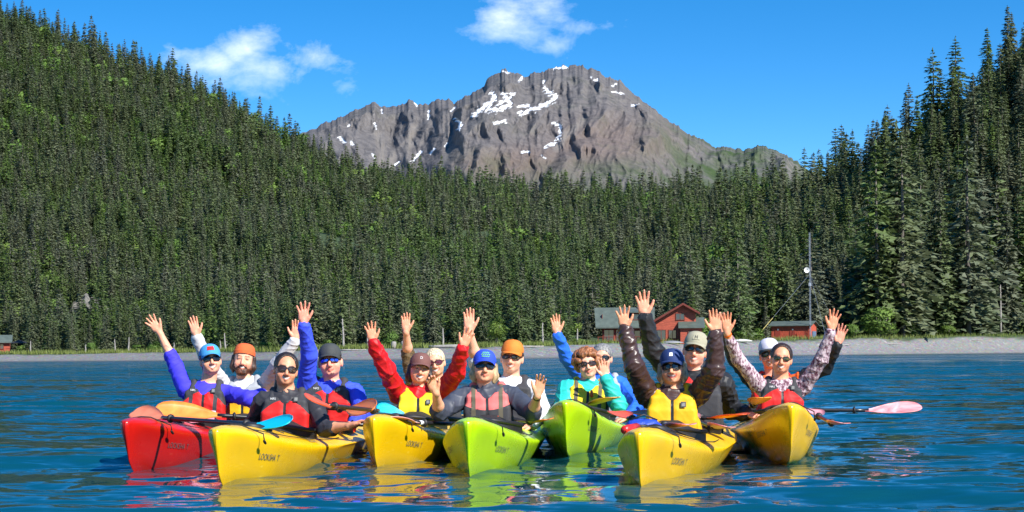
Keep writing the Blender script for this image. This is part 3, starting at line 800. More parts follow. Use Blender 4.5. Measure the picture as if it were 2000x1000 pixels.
# ================================================================== KAYAKS AND PADDLES
def m_plastic(name, col, scuff):
    """rotomoulded hull: slightly mottled, scuffed by gravel beaches towards the keel"""
    m, n, l, b = new_mat(name)
    tcn = n.new('ShaderNodeTexCoord')
    def nz(sc, det, st, rot=(0, 0, 0)):
        mm = n.new('ShaderNodeMapping'); mm.inputs['Scale'].default_value = st; mm.inputs['Rotation'].default_value = rot
        t_ = n.new('ShaderNodeTexNoise'); setin(t_, Scale=sc, Detail=5.0, Roughness=0.6)
        l.new(tcn.outputs['Object'], mm.inputs[0]); l.new(mm.outputs[0], t_.inputs['Vector'])
        return t_.outputs[0]
    mott = nz(2.2, 4, (1, 1, 1))
    dark = tuple(c * 0.82 for c in col)
    base = mix_col(n, l, math_node(n, l, 'MULTIPLY_ADD', mott, 1.8, -0.4, clamp=True), dark, col)
    scr = nz(9.0, 5, (1.0, 0.9, 9.0), (0.5, 0.0, 0.0))
    scr2 = nz(16.0, 3, (1.0, 8.0, 0.8), (-0.35, 0.0, 0.0))
    s = math_node(n, l, 'MAXIMUM', math_node(n, l, 'MULTIPLY', math_node(n, l, 'SUBTRACT', scr, 0.60), 9.0, clamp=True), math_node(n, l, 'MULTIPLY', math_node(n, l, 'SUBTRACT', scr2, 0.63), 8.0, clamp=True))
    sx = n.new('ShaderNodeSeparateXYZ'); l.new(tcn.outputs['Object'], sx.inputs[0])
    low = math_node(n, l, 'MULTIPLY_ADD', sx.outputs[2], -4.5, 1.15, clamp=True)
    s = math_node(n, l, 'MULTIPLY', math_node(n, l, 'MULTIPLY', s, low), 0.5)
    col_o = mix_col(n, l, s, base, scuff)
    l.new(col_o, b.inputs['Base Color'])
    l.new(math_node(n, l, 'MULTIPLY_ADD', s, 0.35, math_node(n, l, 'MULTIPLY_ADD', mott, 0.16, 0.20)), b.inputs['Roughness'])
    b.inputs['Specular IOR Level'].default_value = 0.45
    b.inputs['Subsurface Weight'].default_value = 0.0
    bp = n.new('ShaderNodeBump'); setin(bp, Strength=0.25, Distance=0.01)
    l.new(math_node(n, l, 'ADD', nz(1.6, 3, (1, 1, 1)), math_node(n, l, 'MULTIPLY', scr, 0.12)), bp.inputs['Height']); l.new(bp.outputs[0], b.inputs['Normal'])
    return m
HULL = {'yellow': m_plastic('yellow_hull_plastic', (0.93, 0.55, 0.004), (0.97, 0.80, 0.14)),
        'red': m_plastic('red_hull_plastic', (0.56, 0.010, 0.006), (0.66, 0.10, 0.06)),
        'green': m_plastic('lime_hull_plastic', (0.46, 0.76, 0.006), (0.76, 0.88, 0.10))}
M_BLACK = simple('black_rubber', (0.012, 0.012, 0.013), 0.55, 0.2, 20.0)
M_SHAFT = simple('black_shaft', (0.018, 0.018, 0.02), 0.3, 0.15, 20.0)
M_SKIRT = simple('black_neoprene', (0.016, 0.016, 0.018), 0.8, 0.3, 12.0, 0.4, 60)
M_CORD = simple('black_deck_cord', (0.02, 0.02, 0.022), 0.7, 0.2, 30)
M_PRINT = simple('dark_hull_print', (0.10, 0.12, 0.12), 0.5, 0.1)
M_PRINT_R = simple('grey_hull_print', (0.10, 0.10, 0.11), 0.5, 0.1)
M_SILVER = simple('white_band', (0.75, 0.75, 0.75), 0.4, 0.05)

KL = 5.7
def k_b(y):
    f = np.sin(np.pi / 2 * np.clip(y / 2.5, 0, 1)) ** 0.66
    a = np.sin(np.pi / 2 * np.clip((KL - y) / 2.5, 0, 1)) ** 0.8
    return 0.300 * np.minimum(f, a) + 0.038
def k_zs(y): return interp(y, [(0, .318), (.15, .303), (.3, .284), (.6, .244), (1.0, .196), (1.5, .152), (2.2, .122), (3.5, .115), (4.8, .145), (KL, .22)])
def k_cr(y): return interp(y, [(0, .004), (.05, .020), (.15, .034), (.3, .050), (.8, .086), (1.2, .102), (1.6, .108), (2.2, .104), (3.5, .10), (5, .07), (KL, .012)])
def k_zk(y): return interp(y, [(0, -.05), (.15, -.085), (.5, -.11), (1.2, -.13), (2.5, -.135), (4.5, -.12), (5.3, -.09), (KL, -.04)])
def hull_pt(y, v, side=1):
    """y metres aft of the bow, v 0 keel .. 1 sheer .. 2 deck ridge"""
    y = np.asarray(y, float); v = np.asarray(v, float)
    b, zs, c, zk = k_b(y), k_zs(y), k_cr(y), k_zk(y)
    end = np.minimum(np.clip(y / 1.5, 0, 1), np.clip((KL - y) / 1.5, 0, 1))
    nose = np.minimum(np.clip(y / 0.7, 0, 1), np.clip((KL - y) / 0.9, 0, 1))
    p = 1.40 - 1.05 * nose ** 0.6
    vv = np.clip(v, 0, 1); w = np.clip(v - 1, 0, 1)
    f = vv ** p
    hollow = (1 - end) * 0.10 * np.sin(np.pi * vv)          # hollow flare under the sheer at the ends
    lip = 0.007 * np.exp(-((v - 1.0) / 0.045) ** 2) * np.clip(y / 0.1, 0, 1)
    x = np.where(v <= 1, b * (f - hollow * vv), b * (1 - w) ** 0.9) + lip
    z = np.where(v <= 1, zk + (zs - zk) * vv, zs + c * (1 - (1 - w) ** 1.8))
    st = np.where(z > 0.06, -0.10 * (z - 0.06) / 0.3 + 0.05 * np.clip((z - 0.27) / 0.06, 0, 1) ** 2, 0.24 * (np.maximum(0.06 - z, 0) / 0.15) ** 1.6)
    yy = y + st * np.exp(-y / 0.4) - np.where(z < 0.06, 0.20 * (np.maximum(0.06 - z, 0) / 0.15) ** 1.7, 0) * np.exp(-(KL - y) / 0.4)
    return np.stack(np.broadcast_arrays(side * x, yy, z), -1)
def hull_mesh(mat):
    ys = np.concatenate([[-4.0, -3.0, -2.0, -1.0, 0.0], np.linspace(0.02, 0.3, 9), np.linspace(0.36, 5.3, 56), np.linspace(5.36, KL, 8)])
    vs = np.concatenate([np.linspace(0, 0.9, 15), [0.94, 0.97, 1.0, 1.03, 1.06], np.linspace(1.12, 2.0, 12)])
    ring = []
    for y in ys:
        q = hull_pt(max(y, 0.0), vs, 1).copy()
        if y < 0:         # rounded nose: half an ellipse in plan at every height
            ph = math.radians({-4: 88, -3: 68, -2: 46, -1: 23}[round(float(y))]); x0 = q[:, 0].copy()
            q[:, 0] = x0 * math.cos(ph); q[:, 1] -= x0 * math.sin(ph) * 1.15
        e_ = (1 - min(max(y, 0) / 2.4, 1.0)) ** 0.7
        for it in range(26):             # the moulding is well rounded towards the bow
            w_ = (0.5 * e_ * np.clip((vs[1:-1] - 0.72) / 0.2, 0, 1) * np.clip((1.9 - vs[1:-1]) / 0.2, 0, 1))[:, None]
            q[1:-1] += w_ * (0.5 * (q[:-2] + q[2:]) - q[1:-1])
        left = q[::-1][1:-1].copy(); left[:, 0] *= -1
        ring.append(np.concatenate([q, left]))
    V = np.array(ring); nr, nc = V.shape[:2]
    i = np.arange(nr * nc).reshape(nr, nc); j = np.roll(i, -1, 1)
    Fq = np.stack([i[:-1], j[:-1], j[1:], i[1:]], -1).reshape(-1, 4)[:, ::-1]
    return mesh_from('hull', V.reshape(-1, 3), np.ascontiguousarray(Fq), mat)

def text_mesh(txt, size, mat, mapper, extr=0.0, name='lettering', sub=True):
    """letters cut as a mesh and laid on a surface by mapper(u, v) -> point"""
    cu = bpy.data.curves.new('letters', 'FONT'); cu.body = txt; cu.size = size; cu.align_x = 'CENTER'; cu.align_y = 'CENTER'; cu.resolution_u = 3
    to = bpy.data.objects.new('letters', cu); COL.objects.link(to)
    bpy.context.view_layer.update()
    me = bpy.data.meshes.new_from_object(to.evaluated_get(bpy.context.evaluated_depsgraph_get()))
    bpy.data.objects.remove(to); bpy.data.curves.remove(cu)
    bm = bmesh.new(); bm.from_mesh(me); bpy.data.meshes.remove(me)
    if sub:
        bmesh.ops.triangulate(bm, faces=bm.faces[:])
        bmesh.ops.subdivide_edges(bm, edges=[e for e in bm.edges if e.calc_length() > size * 0.35], cuts=2)
    for v in bm.verts: v.co = Vector(mapper(v.co.x, v.co.y))
    m2 = bpy.data.meshes.new(name); bm.to_mesh(m2); bm.free(); m2.materials.append(mat)
    return m2
def on_hull(y0, v0, off=0.004, side=1):
    def mp_(u, w):
        y = y0 + u * side
        h = float(k_zs(y) - k_zk(y))
        v = v0 + w / h
        p = hull_pt(y, v, side); a = hull_pt(y + 0.01, v, side); b_ = hull_pt(y, v + 0.02, side)
        nv = np.cross(a - p, b_ - p) * side
        nv = nv / (np.linalg.norm(nv) + 1e-9)
        return p + nv * off
    return mp_
HULL_ME = {}
TXT_A = text_mesh('LOOKSHA  T', 0.056, M_PRINT, on_hull(0.66, 0.66), name='lettering')
TXT_A2 = text_mesh('LOOKSHA  T', 0.056, M_PRINT, on_hull(0.66, 0.66, side=-1), name='lettering')
TXT_B = text_mesh('NECKY', 0.07, M_PRINT, on_hull(1.62, 1.20), name='lettering')
TXT_RA = TXT_A.copy(); TXT_RA.materials[0] = M_PRINT_R
def ellipse_ring(cy, ry, rx, n=28):
    out = []
    for k in range(n):
        a = 2 * math.pi * k / n
        x, y = rx * math.cos(a) , cy + ry * math.sin(a)
        b = float(k_b(y)); w = 1 - (min(abs(x) / b, 1.0)) ** (1 / 0.9)
        z = float(k_zs(y) + k_cr(y) * (1 - (1 - w) ** 1.8))
        out.append(Vector((x, y, z)))
    return out
def deck_z(x, y):
    b = float(k_b(y)); w = 1 - (min(abs(x) / b, 1.0)) ** (1 / 0.9)
    return float(k_zs(y) + k_cr(y) * (1 - (1 - w) ** 1.8))
COCK = (1.86, 3.38)
def coaming_mesh(cy):
    b = MB(); rg = ellipse_ring(cy, 0.42, 0.235)
    zt = max(p.z for p in rg)
    pts = [p + Vector((0, 0, 0.028 + 0.4 * (zt - p.z) )) for p in rg]
    b.tube(pts + [pts[0], pts[1]], 0.014, 7, False)
    n = len(rg); i0 = len(b.v)
    for p in rg: b.v.append(tuple(p + Vector((0, 0, -0.006))))
    for p in pts: b.v.append(tuple(p))
    for k in range(n): b.f.append((i0 + k, i0 + (k + 1) % n, i0 + n + (k + 1) % n, i0 + n + k))
    return mesh_from('coaming', b.v, b.f, M_BLACK, True)
def skirt_mesh(cy):
    rg = ellipse_ring(cy, 0.43, 0.245); zt = max(p.z for p in rg)
    cen = Vector((0, cy + 0.14, zt + 0.055)); V = []; Fc = []; n = len(rg); rows = 6
    for r_ in range(rows + 1):
        t = r_ / rows
        for p in rg:
            q = p + Vector((0, 0, 0.034 + 0.4 * (zt - p.z)))
            m_ = q.lerp(cen + (q - cen) * 0.28, t); m_.z = q.z * (1 - t * t) + (cen.z) * t * t
            V.append(tuple(m_))
    for r_ in range(rows):
        for k in range(n):
            Fc.append((r_ * n + k, r_ * n + (k + 1) % n, (r_ + 1) * n + (k + 1) % n, (r_ + 1) * n + k))
    Fc.append(tuple(rows * n + k for k in range(n)))
    return mesh_from('spray_skirt', V, Fc, M_SKIRT, True)
COAM_ME = [coaming_mesh(c) for c in COCK]; SKIRT_ME = [skirt_mesh(c) for c in COCK]
def cord_mesh(paths, rad=0.0035, mat=None):
    b = MB()
    for pth in paths: b.tube(pth, rad, 5, False)
    return mesh_from('deck_cord', b.v, b.f, mat or M_CORD, True)
def dk(x, y, up=0.008): return (x, y, deck_z(x, y) + up)
def line_on_deck(a, b_, n=7, up=0.008):
    return [dk(a[0] + (b_[0] - a[0]) * k / (n - 1), a[1] + (b_[1] - a[1]) * k / (n - 1), up) for k in range(n)]
bung = []
for y in (0.85, 1.1):
    bung += [line_on_deck((-0.14, y), (0.17, y + 0.25)), line_on_deck((0.14, y), (-0.17, y + 0.25))]
bung += [line_on_deck((-0.17, 1.35), (0.17, 1.35)), line_on_deck((-0.15, 2.4), (0.15, 2.75)), line_on_deck((0.15, 2.4), (-0.15, 2.75))]
BUNG_ME = [cord_mesh([q]) for q in bung]
per = []
for s in (-1, 1):
    pth = [dk(s * (float(k_b(y)) * 0.80), y) for y in np.linspace(0.30, 2.6, 16)]
    per.append(pth)
PER_ME = [cord_mesh([q], 0.003) for q in per]
def hatch_mesh():
    b = MB(); rg = ellipse_ring(0.98, 0.17, 0.115, 22); zt = max(p.z for p in rg)
    n = len(rg); i0 = 0
    for p in rg: b.v.append(tuple(p + Vector((0, 0, -0.004))))
    for p in rg: b.v.append(tuple(p + Vector((0, 0, 0.014))))
    for p in rg: b.v.append(tuple(Vector((p.x * 0.9, 0.98 + (p.y - 0.98) * 0.9, p.z + 0.022))))
    for p in rg: b.v.append(tuple(Vector((p.x * 0.5, 0.98 + (p.y - 0.98) * 0.5, max(p.z, deck_z(p.x * .5, 0.98)) + 0.024))))
    for r_ in range(3):
        for k in range(n): b.f.append((r_ * n + k, r_ * n + (k + 1) % n, (r_ + 1) * n + (k + 1) % n, (r_ + 1) * n + k))
    b.f.append(tuple(3 * n + k for k in range(n)))
    return mesh_from('hatch_cover', b.v, b.f, M_BLACK, True)
HATCH_ME = hatch_mesh()
def toggle_meshes():
    c = MB(); a = Vector(dk(0.0, 0.10, 0.0)); s = hull_pt(0.42, 1.0)
    s = Vector(s); c.tube([a, Vector(dk(0.03, 0.2, 0.006)), Vector(dk(0.06, 0.32, 0.008)), s + Vector((0.014, 0, 0.006)), s + Vector((0.018, 0.01, -0.035))], 0.0045, 6)
    t = MB(); p = s + Vector((0.020, 0.012, -0.045))
    t.tube([p + Vector((0.0, -0.03, 0.012)), p + Vector((0, -0.02, 0.008)), p, p + Vector((0, 0.02, -0.008)), p + Vector((0, 0.03, -0.012))], [0.004, 0.008, 0.009, 0.008, 0.004], 9)
    return mesh_from('carry_cord', c.v, c.f, M_CORD, True), mesh_from('toggle', t.v, t.f, M_BLACK, True)
TOG_C, TOG_T = toggle_meshes()

KAY = {}
def kayak(key, colour, bow, Yb, d, pitch, label, heel=0.0):
    p = P(bow, 900, Yb); p.z = 0.0
    e = empty('kayak', p)
    e.rotation_euler = (0, 0, -math.atan2(d[0], d[1]))
    mw = Matrix.Translation(p) @ Matrix.Rotation(-math.atan2(d[0], d[1]), 4, 'Z') @ Matrix.Translation((0, 3.0, 0)) @ Matrix.Rotation(R(-pitch), 4, 'X') @ Matrix.Rotation(R(heel), 4, 'Y') @ Matrix.Translation((0, -3.0, 0))
    e.matrix_world = mw
    tag(e, label, 'kayak', 'double kayaks rafted side by side')
    if colour not in HULL_ME: HULL_ME[colour] = hull_mesh(HULL[colour])
    h = obj('hull', HULL_ME[colour], e)
    obj('lettering', TXT_RA if colour == 'red' else TXT_A, h); obj('lettering', TXT_A2, h); obj('lettering', TXT_B, h)
    for k in (0, 1): obj('coaming', COAM_ME[k], e); obj('spray_skirt', SKIRT_ME[k], e)
    [obj('deck_cord', q, e) for q in BUNG_ME]; [obj('perimeter_line', q, e) for q in PER_ME]; obj('hatch_cover', HATCH_ME, e)
    c = obj('carry_cord', TOG_C, e); obj('toggle', TOG_T, c)
    KAY[key] = (e, mw, Vector((d[0], d[1], 0)).normalized())
    return e
kayak(1, 'red', 252, 13.8, (.20, 2.0), 0.1, 'red kayak at the left end of the row')
kayak(2, 'yellow', 428, 12.07, (.17, 2.0), 0.1, 'yellow kayak beside the red one, turquoise paddle blade on its deck')
kayak(3, 'yellow', 733, 13.4, (.19, 2.0), 0.5, 'yellow kayak below the paddler in the red jacket')
kayak(4, 'green', 915, 12.4, (.11, 2.0), 0.6, 'lime green kayak below the paddler in the blue cap')
kayak(5, 'green', 1106, 14.56, (.17, 2.0), 1.7, 'lime green kayak with raised bow below the curly haired paddler')
kayak(6, 'yellow', 1250, 11.3, (.33, 2.0), 0.0, 'yellow kayak nearest the camera, below the paddler in the navy cap')
kayak(7, 'yellow', 1545, 13.8, (.16, 2.0), 1.4, 'yellow kayak at the right end of the row')

def m_blade(name, c1, c2):
    m, n, l, b = new_mat(name)
    tcn = n.new('ShaderNodeTexCoord'); t = n.new('ShaderNodeTexNoise'); setin(t, Scale=5.0, Detail=4.0, Roughness=0.6, Distortion=1.0)
    l.new(tcn.outputs['Object'], t.inputs['Vector'])
    l.new(mix_col(n, l, math_node(n, l, 'MULTIPLY_ADD', t.outputs[0], 2.6, -0.8, clamp=True), c1, c2), b.inputs['Base Color'])
    setin(b, Roughness=0.38)
    return m
BLADE = {'orange': m_blade('orange_blade', (0.80, 0.16, 0.02), (0.85, 0.30, 0.06)), 'salmon': m_blade('salmon_blade', (0.78, 0.18, 0.08), (0.80, 0.28, 0.14)),
         'teal': m_blade('turquoise_blade', (0.0, 0.50, 0.72), (0.01, 0.56, 0.76)), 'redor': m_blade('red_orange_blade', (0.78, 0.07, 0.012), (0.82, 0.13, 0.02)),
         'pink': m_blade('pink_blade', (0.75, 0.22, 0.20), (0.82, 0.46, 0.40)), 'pinkred': m_blade('pink_red_blade', (0.72, 0.05, 0.07), (0.85, 0.55, 0.55)),
         'amber': m_blade('amber_blade', (0.82, 0.30, 0.02), (0.88, 0.42, 0.08))}
def blade_pts():
    # half outlines along the blade: (distance from throat, upper half width, lower half width)
    return [(0.0, .016, .016), (.05, .022, .024), (.12, .050, .052), (.20, .074, .074), (.28, .086, .082), (.36, .086, .078), (.42, .072, .062), (.455, .048, .038), (.472, .016, .012)]
def paddle(t1, t2, c1, c2, face, label, band=False):
    """t1, t2: blade tips in the world; face: direction the first blade's power face looks"""
    A, B = Vector(t1), Vector(t2); ax = (B - A).normalized(); L = (B - A).length
    fz = Vector(face); fz = (fz - ax * fz.dot(ax)).normalized(); sd = ax.cross(fz)
    M = Matrix((ax, sd, fz)).transposed().to_4x4(); M.translation = (A + B) / 2
    e = empty('kayak_paddle'); e.matrix_world = M
    tag(e, label, 'paddle', 'paddles across the decks')
    h = L / 2
    b = MB(); b.tube([(-h + 0.44, 0, 0), (-h * .5, 0, 0), (0, 0, 0), (h * .5, 0, 0), (h - 0.44, 0, 0)], 0.0148, 10)
    sh = b.build('shaft', M_SHAFT, e, True)
    for s in (-1, 1):
        d_ = MB(); x = s * (h - 0.56); d_.tube([(x - .012, 0, 0), (x - .004, 0, 0), (x + .004, 0, 0), (x + .012, 0, 0)], [.018, .030, .030, .018], 12)
        d_.build('drip_ring', M_BLACK, sh, True)
    if band:
        d_ = MB(); x = -(h - 0.52); d_.tube([(x - .02, 0, 0), (x + .02, 0, 0)], .0165, 10); d_.build('band', M_SILVER, sh, True)
    for s, c in ((-1, c1), (1, c2)):
        V = []; Fc = []; cols = 7
        for side in (1, -1):
            for (q, up_, lo_) in blade_pts():
                for k in range(cols):
                    w = k / (cols - 1); y = -lo_ + (up_ + lo_) * w
                    hw = max(up_, lo_)
                    z = 0.018 * (y / 0.085) ** 2 + 0.03 * (q / .47) ** 2 - (0.006 if abs(k - 3) < 1 else 0) * (1 if side < 0 else -1) * (1 - q / .47)
                    V.append((s * (h - 0.472 + q), y, z + side * 0.0026))
        nr = len(blade_pts()); off = nr * cols
        for r_ in range(nr - 1):
            for k in range(cols - 1):
                i = r_ * cols + k
                Fc.append((i, i + 1, i + cols + 1, i + cols)); Fc.append((off + i, off + i + cols, off + i + cols + 1, off + i + 1))
            for k in (0, cols - 1):
                i = r_ * cols + k; Fc.append((i, i + cols, off + i + cols, off + i))
        for k in range(cols - 1):
            i = (nr - 1) * cols + k; Fc.append((i, i + 1, off + i + 1, off + i))
        obj('blade', mesh_from('blade', V, Fc, BLADE[c], True), e)
    return e
CAMV = Vector((0, -1, 0.25))
paddle(P(303, 803, 14.5), P(835, 838, 15.0), 'orange', 'orange', (0.1, -0.72, 0.7), 'long orange paddle lying across the red deck, blade to the left')
paddle(P(568, 834, 12.75), P(262, 812, 14.5), 'teal', 'salmon', (0.15, -0.80, 0.6), 'paddle with turquoise blade on the yellow deck and salmon blade behind the red bow')
paddle(P(598, 787, 13.3), P(774, 806, 15.2), 'redor', 'teal', (0.2, -0.75, 0.65), 'paddle with red orange blade in front and turquoise blade behind')
paddle(P(736, 803, 14.6), P(492, 788, 16.3), 'orange', 'orange', (0.3, -0.95, 0.25), 'orange paddle with broad blade upright beside the man in the dark cap')
paddle(P(747, 823, 13.6), P(1000, 832, 15.3), 'pink', 'pink', (0.1, 0.1, 1.0), 'pale pink paddle seen edge on between yellow and green bows', band=True)
paddle(P(1066, 828, 14.3), P(965, 812, 16.2), 'orange', 'salmon', (0, -0.3, 0.95), 'orange paddle on the green deck beside the woman with the wristwatch')
paddle(P(1203, 784, 15.3), P(1000, 812, 16.9), 'amber', 'orange', (0.1, -0.25, 0.95), 'amber paddle in front of the curly haired paddler')
paddle(P(1342, 839, 12.2), P(1200, 812, 14.2), 'pinkred', 'redor', (0.1, -0.4, 0.9), 'pink paddle on the nearest yellow deck, blade below the yellow vest')
paddle(P(1414, 842, 12.6), P(1338, 812, 14.5), 'pinkred', 'pink', (0.2, -0.35, 0.9), 'pink paddle pointing forward on the right side of the nearest yellow kayak')
paddle(P(1456, 818, 13.9), P(1230, 812, 15.3), 'redor', 'redor', (0.1, -0.3, 0.95), 'red orange paddle across the lap of the man in the khaki cap')
paddle(P(1800, 802, 17.0), P(1290, 799, 17.0), 'pinkred', 'pinkred', (0, -0.5, 0.87), 'long paddle reaching out over open water at the right, pink red blade')
paddle(P(1487, 785, 14.5), P(1440, 802, 16.4), 'amber', 'orange', (0, -0.25, 0.95), 'amber paddle beside the bow of the right hand yellow kayak')
paddle(P(1641, 834, 14.7), P(1585, 806, 16.7), 'pinkred', 'pinkred', (0.1, -0.6, 0.8), 'red paddle pointing down to the water right of the last kayak')

def blob_mesh(name, r, mat, noise=0.15, seed=0, squash=(1, 1, 1)):
    V = []; Fc = []; nu_, nv_ = 18, 12; rr = random.Random(seed); ph = [rr.random() * 6 for _ in range(4)]
    for i in range(nv_ + 1):
        th = math.pi * i / nv_
        for j in range(nu_):
            a = 2 * math.pi * j / nu_; q = r * (1 + noise * math.sin(3 * a + ph[0]) * math.sin(2 * th + ph[1]) + noise * .6 * math.sin(5 * a + ph[2] + 4 * th))
            V.append((q * math.sin(th) * math.cos(a) * squash[0], q * math.sin(th) * math.sin(a) * squash[1], q * math.cos(th) * squash[2]))
    for i in range(nv_):
        for j in range(nu_): Fc.append((i * nu_ + j, (i + 1) * nu_ + j, (i + 1) * nu_ + (j + 1) % nu_, i * nu_ + (j + 1) % nu_))
    return mesh_from(name, V, Fc, mat)
def deck_point(key, x, y, up): return KAY[key][1] @ Vector((x, y, deck_z(x, y) + up))
def dry_bag(key, x, y, col, label, sq=(1.5, .8, .6), r=.10, rz=0.3):
    e = empty('dry_bag', deck_point(key, x, y, 0.045), rz); tag(e, label, 'bag'); m_ = simple(label.split()[0] + '_dry_bag_cloth', col, .45, .15, 12, .6, 30)
    obj('bag', blob_mesh('bag', r, m_, .12, 3, sq), e); b = MB(); b.tube([(-r * sq[0] * .8, 0, .03), (0, 0, .065), (r * sq[0] * .8, 0, .03)], .006, 5); b.build('strap', M_BLACK, e, True)
dry_bag(1, 0.0, 0.95, (0.05, 0.02, 0.30), 'purple dry bag strapped to the red foredeck', (1.2, .8, .4), .08)
dry_bag(6, -0.10, 1.22, (0.02, 0.06, 0.45), 'blue dry bag on the left of the nearest yellow deck', (1.3, .8, .45), .085)
def bilge_pump(key, x, y, rz, label):
    e = empty('bilge_pump', deck_point(key, x, y, 0.03), rz); tag(e, label, 'pump')
    b = MB(); b.tube([(-.24, 0, 0), (.18, 0, 0)], .026, 10); b.build('barrel', simple('red_pump_tube', (.62, .02, .02), .35), e, True)
    b = MB(); b.tube([(.18, 0, 0), (.26, 0, 0)], .012, 8); b.tube([(.26, -.05, 0), (.26, .05, 0)], .014, 8); b.build('handle', M_BLACK, e, True)
bilge_pump(6, -0.13, 0.80, 1.35, 'red hand pump beside the blue bag on the nearest yellow deck')
e_ = empty('food_box', deck_point(1, 0.12, 1.32, 0.05), 0.25); tag(e_, 'translucent pink box on the red deck in front of the violet top', 'box')
b_ = MB(); b_.prism([(-.13, -.06, -.04), (.13, -.06, -.04), (.13, .06, -.04), (-.13, .06, -.04)], (0, 0, .07)); b_.build('box', simple('pink_plastic', (.72, .30, .42), .3), e_)
b_ = MB(); b_.prism([(-.14, -.07, .031), (.14, -.07, .031), (.14, .07, .031), (-.14, .07, .031)], (0, 0, .014)); b_.build('lid', simple('pale_pink_plastic', (.80, .55, .62), .3), e_)
# ================================================================== PEOPLE
class Field:
    """signed distance field on a grid; primitives blend smoothly into one surface"""
    def __init__(s, h): s.h = h; s.ops = []
    def rc(s, a, b, ra, rb, k=0.012, op='+'):
        a = np.array(a, float); b = np.array(b, float)
        m = max(ra, rb) + k
        s.ops.append((op, np.minimum(a, b) - m, np.maximum(a, b) + m, k, ('rc', a, b, ra, rb)))
    def el(s, c, Rm, r, k=0.012, op='+'):
        c = np.array(c, float); Rm = np.array(Rm, float); r = np.array(r, float)
        e = np.abs(Rm * r[None, :]).sum(1) + k
        s.ops.append((op, c - e, c + e, k, ('el', c, Rm, r)))
    def bx(s, c, Rm, hx, rad, k=0.012, op='+'):
        c = np.array(c, float); Rm = np.array(Rm, float); hx = np.array(hx, float)
        e = np.abs(Rm * hx[None, :]).sum(1) + k + rad
        s.ops.append((op, c - e, c + e, k, ('bx', c, Rm, hx - rad, rad)))
    def mesh(s):
        h = s.h
        lo = np.min([o[1] for o in s.ops if o[0] == '+'], 0) - 3 * h; hi = np.max([o[2] for o in s.ops if o[0] == '+'], 0) + 3 * h
        n = np.ceil((hi - lo) / h).astype(int) + 1
        D = np.full(n, 0.5, np.float32)
        for op, a, b, k, pr in s.ops:
            i0 = np.clip(np.floor((a - lo) / h).astype(int) - 1, 0, n); i1 = np.clip(np.ceil((b - lo) / h).astype(int) + 2, 0, n)
            if (i1 <= i0).any(): continue
            sl = tuple(slice(x, y) for x, y in zip(i0, i1))
            ax = [(lo[j] + h * np.arange(i0[j], i1[j])).astype(np.float32) for j in range(3)]
            G = np.stack(np.meshgrid(*ax, indexing='ij'), -1)
            if pr[0] == 'rc':
                _, pa, pb, ra, rb = pr; ba = (pb - pa).astype(np.float32); q = G - pa.astype(np.float32)
                t = np.clip((q @ ba) / max(float(ba @ ba), 1e-9), 0, 1)
                d = np.sqrt(((q - t[..., None] * ba) ** 2).sum(-1)) - (ra + t * (rb - ra))
            elif pr[0] == 'el':
                _, c, Rm, r = pr; q = (G - c.astype(np.float32)) @ Rm.astype(np.float32)
                k0 = np.sqrt(((q / r) ** 2).sum(-1)); k1 = np.sqrt(((q / (r * r)) ** 2).sum(-1)) + 1e-6
                d = k0 * (k0 - 1) / k1
            else:
                _, c, Rm, hx, rad = pr; q = np.abs((G - c.astype(np.float32)) @ Rm.astype(np.float32)) - hx
                d = np.sqrt((np.maximum(q, 0) ** 2).sum(-1)) + np.minimum(q.max(-1), 0) - rad
            d = d.astype(np.float32); cur = D[sl]
            if op == '+':
                w = np.maximum(k - np.abs(cur - d), 0) / k
                D[sl] = np.minimum(cur, d) - w * w * k * 0.25
            else:
                d = -d
                w = np.maximum(k - np.abs(cur - d), 0) / k
                D[sl] = np.maximum(cur, d) + w * w * k * 0.25
        return surface_nets(D, h, lo)
CORN = np.array([(i, j, k) for i in (0, 1) for j in (0, 1) for k in (0, 1)])
EDG = [(a, b) for a in range(8) for b in range(a + 1, 8) if np.abs(CORN[a] - CORN[b]).sum() == 1]
def surface_nets(D, h, lo):
    S = D < 0
    cnt = np.zeros(np.array(D.shape) - 1, np.int8)
    for i, j, k in CORN: cnt += S[i:D.shape[0] - 1 + i, j:D.shape[1] - 1 + j, k:D.shape[2] - 1 + k]
    ci = np.argwhere((cnt > 0) & (cnt < 8))
    idx = np.full(cnt.shape, -1, np.int32); idx[tuple(ci.T)] = np.arange(len(ci))
    vals = np.stack([D[tuple((ci + c).T)] for c in CORN], 1)
    acc = np.zeros((len(ci), 3)); num = np.zeros(len(ci))
    for a, b in EDG:
        va, vb = vals[:, a], vals[:, b]; mk = (va < 0) != (vb < 0)
        t = np.where(mk, va / np.where(va == vb, 1, va - vb), 0)
        acc += mk[:, None] * (CORN[a] + t[:, None] * (CORN[b] - CORN[a])); num += mk
    V = lo + h * (ci + acc / num[:, None])
    quads = []
    for ax in range(3):
        o = [0, 0, 0]; o[ax] = 1
        A = S[:S.shape[0] - o[0], :S.shape[1] - o[1], :S.shape[2] - o[2]]; B = S[o[0]:, o[1]:, o[2]:]
        e = np.argwhere(A != B)
        u, v = (ax + 1) % 3, (ax + 2) % 3
        ok = (e[:, u] > 0) & (e[:, v] > 0) & (e[:, u] < idx.shape[u]) & (e[:, v] < idx.shape[v]) & (e[:, ax] < idx.shape[ax])
        e = e[ok]; flip = ~A[tuple(e.T)]
        def at(du, dv):
            q = e.copy(); q[:, u] -= du; q[:, v] -= dv
            return idx[tuple(q.T)]
        Q = np.stack([at(1, 1), at(0, 1), at(0, 0), at(1, 0)], 1)
        Q[flip] = Q[flip][:, ::-1]
        quads.append(Q)
    return V, np.concatenate(quads)
